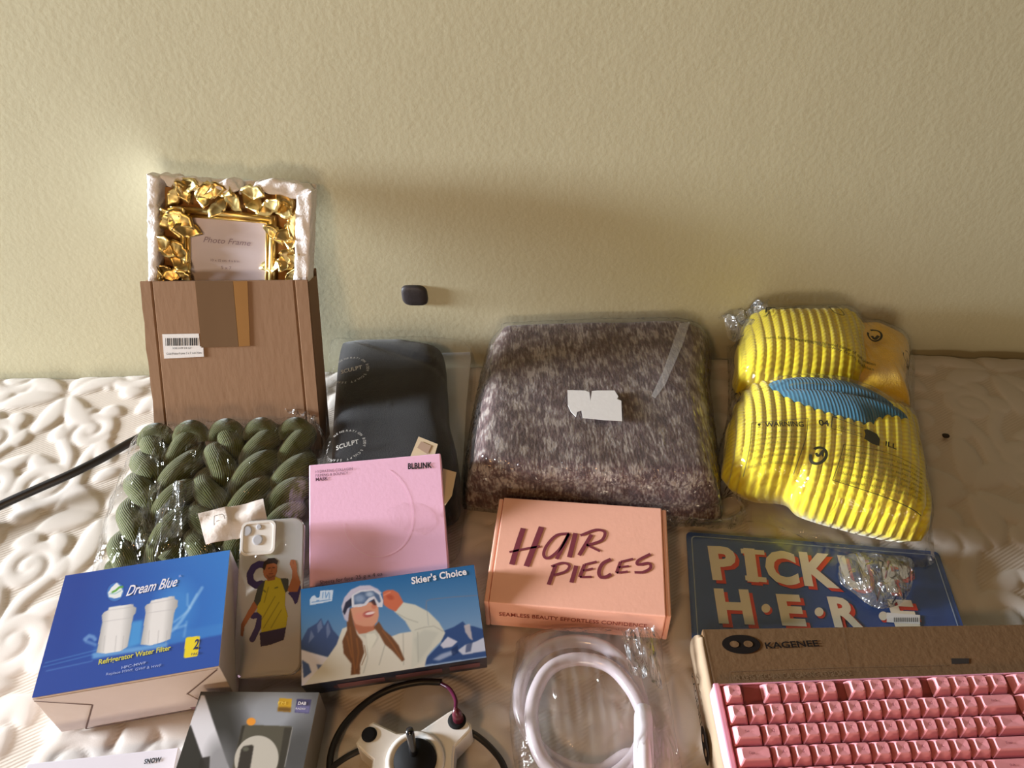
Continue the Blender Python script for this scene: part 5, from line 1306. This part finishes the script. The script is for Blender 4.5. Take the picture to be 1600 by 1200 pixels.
# ================================================================== JOYSTICK AND ITS CABLES
def joystick():
    zt = .034; T = .020
    half = [(649, 1146), (700, 1112), (706, 1109), (714, 1110), (735, 1130), (737, 1137), (734, 1142), (711, 1166), (709, 1180)]
    c = P(649, 1190, zt)[:2]
    pr = [P(x, y, zt)[:2]-c for x, y in half]
    pl_ = [P(x, y, zt)[:2]-c for x, y in ((582, 1187), (575, 1182), (558, 1166), (556, 1160), (560, 1154), (578, 1130), (583, 1127), (590, 1130), (620, 1144))]
    top = pl_+pr
    low = [np.array([p[0], -p[1]-.004]) for p in top[::-1]]
    o = np.array(top+low); n = len(o)
    o = np.array([o[i] for i in range(n)])[::-1]
    # clockwise outline turned counter-clockwise, bevelled prism
    root = empty('joystick', Matrix.Translation((c[0], c[1], 0)), 'white star shaped joystick with black stick and dome at the bottom edge', 'joystick')
    white = mat('white_abs_plastic', (228, 222, 216), .35, bump=.03, coat=.2); blk = mat('black_gloss_plastic', (22, 21, 23), .22, coat=.4); rub = mat('black_rubber', (18, 17, 18), .8, spec=.2)
    bm = bmesh.new(); tv = [bm.verts.new((p[0], p[1], zt)) for p in o]; bv = [bm.verts.new((p[0], p[1], zt-T-.012)) for p in o]
    bm.faces.new(tv); bm.faces.new(bv[::-1])
    for i in range(n): bm.faces.new((tv[i], bv[i], bv[(i+1) % n], tv[(i+1) % n]))
    bmesh.ops.recalc_face_normals(bm, faces=bm.faces)
    ed = [e for e in bm.edges if abs(e.verts[0].co.z-e.verts[1].co.z) < 1e-6 and e.verts[0].co.z > .03]
    bmesh.ops.bevel(bm, geom=ed, offset=.0022, segments=3, affect='EDGES')
    bm.verts.index_update(); V = [tuple(v.co) for v in bm.verts]; f = [[v.index for v in p.verts] for p in bm.faces]; bm.free()
    mesh('body', V, f, white, root, world=False)
    def lathe(name, prof, cx, cy, mt_, nseg=32):
        V, f = [], []
        for r, z in prof:
            for k in range(nseg):
                a = 2*math.pi*k/nseg; V.append((cx+r*math.cos(a), cy+r*math.sin(a), z))
        m_ = len(prof); f = [[i*nseg+k, i*nseg+(k+1) % nseg, (i+1)*nseg+(k+1) % nseg, (i+1)*nseg+k] for i in range(m_-1) for k in range(nseg)]
        f.append([(m_-1)*nseg+k for k in range(nseg)])
        return fix_normals(mesh(name, V, f, mt_, root, world=False, smooth=True))
    px = np.linalg.norm(P(651, 1190, zt)-P(650, 1190, zt))
    lathe('collar', [(46*px, zt+.0001), (46*px, zt+.0035), (43*px, zt+.005), (37*px, zt+.005), (35*px, zt+.003)], 0, 0, white)
    lathe('dome', [(34*px, zt+.001), (33*px, zt+.006), (28*px, zt+.012), (18*px, zt+.016), (8*px, zt+.0175), (.5*px, zt+.018)], 0, 0, rub)
    a = np.array([0, 0, zt+.012]); tip = P(640, 1140, .085); b = np.array([tip[0]-c[0], tip[1]-c[1], tip[2]])
    V, f, _ = tube([a, a*.7+b*.3, a*.35+b*.65, a*.12+b*.88, b], [7*px, 6.4*px, 6.2*px, 6.4*px, 5.4*px], 16); mesh('stick', V, f, blk, root, world=False, smooth=True)
    for (x, y, r) in ((577, 1148, 12.5), (714, 1126, 15)):
        q = P(x, y, zt)[:2]-c
        lathe('mounting_hole', [(r*px, zt+.0003), (r*px*.97, zt+.0012), (r*px*.6, zt+.0016), (.4*px, zt+.0017)], q[0], q[1], rub, 24)
        lathe('mounting_hole', [(r*px, zt+.0003), (r*px*.97, zt+.0012), (r*px*.6, zt+.0016), (.4*px, zt+.0017)], q[0], -q[1]-.004, rub, 24)
    q = P(716, 1122, zt+.004)-np.array([c[0], c[1], 0]); e = P(712, 1108, zt+.022)-np.array([c[0], c[1], 0])
    V, f, _ = tube([q-[0, 0, .004], q*.5+e*.5, e], [9*px, 8*px, 4*px], 14); mesh('plug', V, f, mat('maroon_plastic', (84, 26, 40), .35), root, world=False, smooth=True)['label'] = 'maroon cable plug'
    wine = mat('maroon_wire', (84, 26, 52), .3)
    w_ = catmull([P(689, 1068, .020), P(703, 1077, .026), P(712, 1094, .040), P(712, 1108, .055)], 10); w_ -= np.array([c[0], c[1], 0])
    V, f, _ = tube(w_, 3.4*px, 10); mesh('wire', V, f, wine, root, world=False, smooth=True)['label'] = 'thin maroon wire'
    bk = mat('black_cable_rubber', (26, 24, 26), .45)
    q = catmull([P(x, y, z) for x, y, z in ((690, 1066, .020), (655, 1066, .016), (612, 1076, .012), (572, 1098, .009), (540, 1130, .008), (522, 1162, .008), (515, 1195, .008), (518, 1240, .008), (540, 1290, .008))], 12)
    V, f, _ = tube(q, 5.6*px, 12); tag(mesh('joystick_cable', V, f, bk, M=Matrix.Translation(q[-1]), smooth=True), 'black cable arching from the maroon wire behind the white joystick', 'cable')
    q = catmull([P(x, y, z) for x, y, z in ((563, 1172, .009), (540, 1184, .008), (515, 1202, .008), (490, 1225, .008))], 12)
    V, f, _ = tube(q, 5*px, 12); tag(mesh('joystick_cable', V, f, bk, M=Matrix.Translation(q[-1]), smooth=True), 'short black cable leaving the left arm of the white joystick', 'cable')
    q = catmull([P(x, y, z) for x, y, z in ((725, 1140, .012), (745, 1150, .009), (770, 1172, .008), (788, 1200, .008), (796, 1250, .008))], 12)
    V, f, _ = tube(q, 5.4*px, 12); tag(mesh('joystick_cable', V, f, bk, M=Matrix.Translation(q[-1]), smooth=True), 'black cable curving down from the right arm of the white joystick', 'cable')
joystick()

# ================================================================== KEYBOARD ON ITS CARTON
def keyboard():
    zt = .054
    cs = [(1090, 983), (1700, 974)]
    a, b = P(*cs[0], zt), P(*cs[1], zt)
    fr = Frame((a+b)/2, b-a, (0, 1, 0)); W = np.linalg.norm(b-a); Dp = .235
    root = empty('keyboard_carton', Frame(fr.w(0, -Dp/2, -zt+.001), fr.x, fr.y).matrix(), 'flat brown cardboard keyboard carton with oval logo under the pink keyboard', 'box')
    kraft = mat('shaded_kraft_board', (112, 85, 58), .85, noise=.08, nscale=120, bump=.2, bscale=160, spec=.2); pale = mat('lit_kraft_board', (158, 136, 112), .8, noise=.06, nscale=80, bump=.15, spec=.2)  # carton colour darkened for shade, flap colour paler for the window light
    h, d = W/2, Dp/2; H_ = zt-.001
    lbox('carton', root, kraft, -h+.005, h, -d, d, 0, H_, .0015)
    # bulging side flap at the left end
    V, f = [], []; nz, ny = 10, 24
    for j in range(ny+1):
        for i in range(nz+1):
            u, v = i/nz, j/ny; z = H_*u; y = -d+2*d*v
            x = -h+.002-.009*math.sin(math.pi*u*.9)*(1-.5*v)-.004*(1-u)
            if v > .93: y = min(y, d-.010*(1-math.sqrt(max(0, 1-(u-.5)**2*4)))); 
            V.append((x, y, z))
    n0 = len(V); V += [(x+.0055, y, z) for x, y, z in V]
    for j in range(ny):
        for i in range(nz):
            k = j*(nz+1)+i; f.append([k, k+1, k+nz+2, k+nz+1]); f.append([n0+k, n0+k+nz+1, n0+k+nz+2, n0+k+1])
    for j in range(ny):
        k = j*(nz+1)+nz; f.append([k, n0+k, n0+k+nz+1, k+nz+1])
    for i in range(nz):
        k = ny*(nz+1)+i; f.append([k, k+1, n0+k+1, n0+k]); f.append([i, n0+i, n0+i+1, i+1])
    fl = fix_normals(mesh('side_flap', V, f, pale, root, world=False, smooth=True))
    fs = Frame(fr.w(-h, 0, 0), -fr.y, fr.n)
    ink = mat('dark_brown_ink', (26, 20, 18), .75, spec=.15)
    def oval(px_c, rx, ry, F_, par, up=.0006, eyes=True):
        c = F_.loc(*px_c); t = np.linspace(0, 2*math.pi, 36, endpoint=False)
        V = [F_.w(c[0]+rx*math.cos(q), c[1]+ry*math.sin(q), up) for q in t]; mesh('oval_logo', V, [list(range(36))], ink, root, parent=par)
        V, f = [], []
        for sx in (-1, 1):
            n_ = len(V)
            for q in t: V.append(F_.w(c[0]+sx*rx*.36+rx*.24*math.cos(q), c[1]+ry*.34*math.sin(q)+sx*ry*.0, up+.0004))
            f.append(list(range(n_, n_+36)))
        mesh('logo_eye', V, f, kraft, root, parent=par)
    px = np.linalg.norm(fr.loc(1159, 1007)-fr.loc(1158, 1007))
    oval((1158, 1007), 30*px, .0115, fr, None)
    t = np.linspace(0, 2*math.pi, 30, endpoint=False)
    cy, cz = d-.118, H_*.52
    V = [(-h+.002-.009*math.sin(math.pi*.52*.9)*.8-.0048, cy+.020*math.cos(q), cz+.0125*math.sin(q)) for q in t]
    mesh('oval_logo', V, [list(range(30))], ink, root, world=False, parent=fl)
    V, f = [], []
    for sx in (-1, 1):
        n_ = len(V); V += [(-h+.002-.009*math.sin(math.pi*.52*.9)*.8-.0052, cy+sx*.0075+.004*math.cos(q), cz+.004*math.sin(q)) for q in t]; f.append(list(range(n_, n_+30)))
    mesh('logo_eye', V, f, pale, root, world=False, parent=fl)
    v, fc = text_raw('KAGENEE'); s_ = .06/v[:, 0].max()
    mesh('lettering', [(-h+.002-.009*math.sin(math.pi*.5*.9)*.85-.0044, d-.040-q[0]*s_, H_*.45+q[1]*s_) for q in v], fc, ink, root, world=False, parent=fl)
    text_on(fr, 'KAGENEE', (1197, 1014), (1280, 1010), 10, ink, root, bold=.02, up=.0008); 
    slot = poly_on(fr, [(1486, 1029), (1514, 1029), (1514, 1037), (1487, 1038)], mat('slot_dark', (38, 30, 24), .9), root, 'finger_slot', .0005)
    strokes_on(fr, [(((1316, 980), (1322, 1012), (1326, 1040)), .9), (((1098, 985), (1110, 1040), (1122, 1100), (1134, 1160)), 1.2)], mat('crease_brown', (112, 86, 60), .9), root, 'crease', up=.0005)
    strokes_on(fr, [(((1140, 1050), (1300, 1044), (1480, 1040)), .8), (((1140, 1050), (1140, 1066)), .8)], mat('crease_brown', (112, 86, 60), .9), root, 'crease', up=.0005)
    text_on(fr, '104 KEYS MECHANICAL GAMING KEYBOARD', (1145, 1064), (1330, 1056), 9, mat('faint_brown_ink', (124, 96, 66), .8), root, up=.0006)
    # ---- keyboard
    til = .1; u = .01905; rp = 1.05; yaw = .0118
    o = np.array([.205, -.6387, .091])
    xd = np.array([math.cos(yaw), math.sin(yaw), 0]); yd0 = np.array([-math.sin(yaw), math.cos(yaw), 0]); yd = yd0*math.cos(til)+np.array([0, 0, math.sin(til)])
    KF = Frame(o, xd, yd)       # plane of the key tops; x right from the left edge of the first key; y up from the first row's centre
    kb = empty('keyboard', Frame(KF.w(9*u, -2.6*u, -.036), KF.x, KF.y).matrix(), 'pink mechanical keyboard resting on the brown keyboard carton', 'keyboard')
    I = kb.matrix_world.inverted()
    pinkc = mat('pink_case_plastic', (228, 156, 178), .45, noise=.02); pkey = mat('pink_keycap', (222, 146, 154), .5, noise=.03, bump=.04); plate = mat('dark_pink_plate', (150, 72, 72), .6); leg = mat('brown_legend_ink', (150, 84, 92), .7)
    def K(x, y, z): q = I @ Vector(KF.w(x*u, -y*u*rp, z)); return (q.x, q.y, q.z)
    def slab(name, x0, x1, y0, y1, z0, z1, mt_, r):
        A_, B_ = K(x0, y1, z0), K(x1, y0, z1); v, f = rbox(A_[0], B_[0], A_[1], B_[1], A_[2], B_[2], r); return mesh(name, v, f, mt_, kb, world=False)
    x1 = 18.75
    slab('case', -.45, x1+.45, -.60, 5.85, -.036, -.0135, pinkc, .003)
    slab('switch_plate', -.1, x1+.1, -.51, 5.55, -.0136, -.0125, plate, .0003)
    # raised rims
    slab('rim', -.45, -.12, -.60, 5.85, -.0137, -.0075, pinkc, .0015); slab('rim', x1+.12, x1+.45, -.60, 5.85, -.0137, -.0075, pinkc, .0015)
    slab('rim', -.11, x1+.11, -.60, -.52, -.0137, -.0105, pinkc, .0006); slab('rim', -.11, x1+.11, 5.6, 5.85, -.0137, -.0085, pinkc, .0015)
    for xs_, nm in ((1.0, 'foot'), (17.5, 'foot')): slab(nm, xs_, xs_+1, -.5, -.1, -.0505+.006, -.036, pinkc, .001)
    cache = {}
    def keymesh(w_):
        if w_ in cache: return cache[w_]
        bx, by, tx_, ty = w_*u/2-.0005, u*rp/2-.0007, w_*u/2-.0033, u/2-.0040; hgt = .0115
        prof = [(bx, by, -hgt, .001), ((bx*.55+tx_*.45), (by*.55+ty*.45), -hgt*.45, .0018), (tx_+.0003, ty+.0003, -.0009, .002), (tx_-.0006, ty-.0006, 0, .002)]
        V = []; n = 12
        for x, y, z, r in prof:
            for cx, cy, a0 in ((x-r, y-r, 0), (-x+r, y-r, 90), (-x+r, -y+r, 180), (x-r, -y+r, 270)):
                for a_ in (a0, a0+45, a0+90): V.append((cx+r*math.cos(math.radians(a_)), cy+r*math.sin(math.radians(a_))+(.0008*(1+z/hgt)), z))
        V.append((0, .0008, -.0006))
        f = [[i*n+k, i*n+(k+1) % n, (i+1)*n+(k+1) % n, (i+1)*n+k] for i in range(3) for k in range(n)]+[[3*n+k, 3*n+(k+1) % n, 4*n] for k in range(n)]
        me = bpy.data.meshes.new('key'); me.from_pydata(V, [], f); me.materials.append(pkey); me.polygons.foreach_set('use_smooth', np.zeros(len(f), bool)); me.update()
        cache[w_] = me; return me
    lcache = {}
    def legend(s):
        if s in lcache: return lcache[s]
        v, f = text_raw(s, 0, .01); v = v-[(v[:, 0].min()+v[:, 0].max())/2, .35, 0]; sc = .0042 if len(s) == 1 else .0030
        me = bpy.data.meshes.new('legend'); me.from_pydata([(q[0]*sc, q[1]*sc+.001, .0002) for q in v], [], f); me.materials.append(leg); me.update(); lcache[s] = me; return me
    rot = Matrix(kb.matrix_world.to_3x3().inverted()) @ Matrix(KF.matrix().to_3x3())
    def key(x, row, w_, s):
        k_ = bpy.data.objects.new('key', keymesh(w_)); COL.objects.link(k_); k_.parent = kb; k_.location = K(x+w_/2, row, 0)
        if s:
            l = bpy.data.objects.new('legend', legend(s)); COL.objects.link(l); l.parent = k_
            if w_ > 1.2: l.location.x = -.0015 if w_ < 1.6 else -w_*u*.12
    R0 = [(0, 'Esc'), (2, 'F1'), (3, 'F2'), (4, 'F3'), (5, 'F4'), (6.5, 'F5'), (7.5, 'F6'), (8.5, 'F7'), (9.5, 'F8'), (11, 'F9'), (12, 'F10'), (13, 'F11'), (14, 'F12'), (15.25, 'Prt'), (16.25, 'Scr'), (17.25, 'Brk')]
    for x, s in R0: key(x, 0, 1, s)
    def row(r, x, items):
        for s, w_ in items: key(x, r, w_, s); x += w_
    row(1, 0, [(c_, 1) for c_ in '`1234567890-=']+[('Back', 2)]); row(2, 0, [('Tab', 1.5)]+[(c_, 1) for c_ in 'QWERTYUIOP[]']+[('\\', 1.5)])
    row(3, 0, [('Caps', 1.75)]+[(c_, 1) for c_ in "ASDFGHJKL;'"]+[('Enter', 2.25)]); row(4, 0, [('Shift', 2.25)]+[(c_, 1) for c_ in 'ZXCVBNM,./']+[('Shift', 2.75)])
    row(5, 0, [('Ctrl', 1.25), ('Win', 1.25), ('Alt', 1.25), ('', 6.25), ('Alt', 1.25), ('Fn', 1.25), ('Menu', 1.25), ('Ctrl', 1.25)])
    row(1, 15.25, [('Ins', 1), ('Home', 1), ('PgUp', 1)]); row(2, 15.25, [('Del', 1), ('End', 1), ('PgDn', 1)]); key(16.25, 4, 1, ''); row(5, 15.25, [('', 1)]*3)
keyboard()

# ================================================================== CORD AND CRUMB
def cord():
    q = catmull([P(x, y, z) for x, y, z in ((-160, 868, .008), (-60, 820, .008), (0, 790, .012), (60, 763, .016), (110, 741, .018), (160, 716, .018), (200, 693, .014), (222, 682, .010), (246, 672, .008), (270, 664, .007))], 12)
    q[:, 1] = q[:, 1]
    V, f, _ = tube(q, .0062, 12)
    tag(mesh('power_cord', V, f, mat('black_cord_rubber', (30, 26, 28), .5), M=Matrix.Translation(q[0]), smooth=True), 'thick black cord crossing the bare mattress at left, running under the wool bag', 'cord')
    c = P(1476, 682, 0); bm = bmesh.new(); bmesh.ops.create_icosphere(bm, subdivisions=2, radius=.0045)
    for v in bm.verts: v.co.x *= 1.3; v.co.z *= .5; v.co *= 1+.25*float(wob(v.co.x, v.co.y, 500, 3))
    bm.verts.index_update(); V = [tuple(v.co+Vector((c[0], c[1], .001))) for v in bm.verts]; f = [[v.index for v in p.verts] for p in bm.faces]; bm.free()
    tag(mesh('crumb', V, f, mat('dark_crumb', (50, 40, 32), .9), M=Matrix.Translation((c[0], c[1], 0)), smooth=True), 'tiny dark crumb on the shaded mattress right of the yellow knit', 'crumb')
cord()
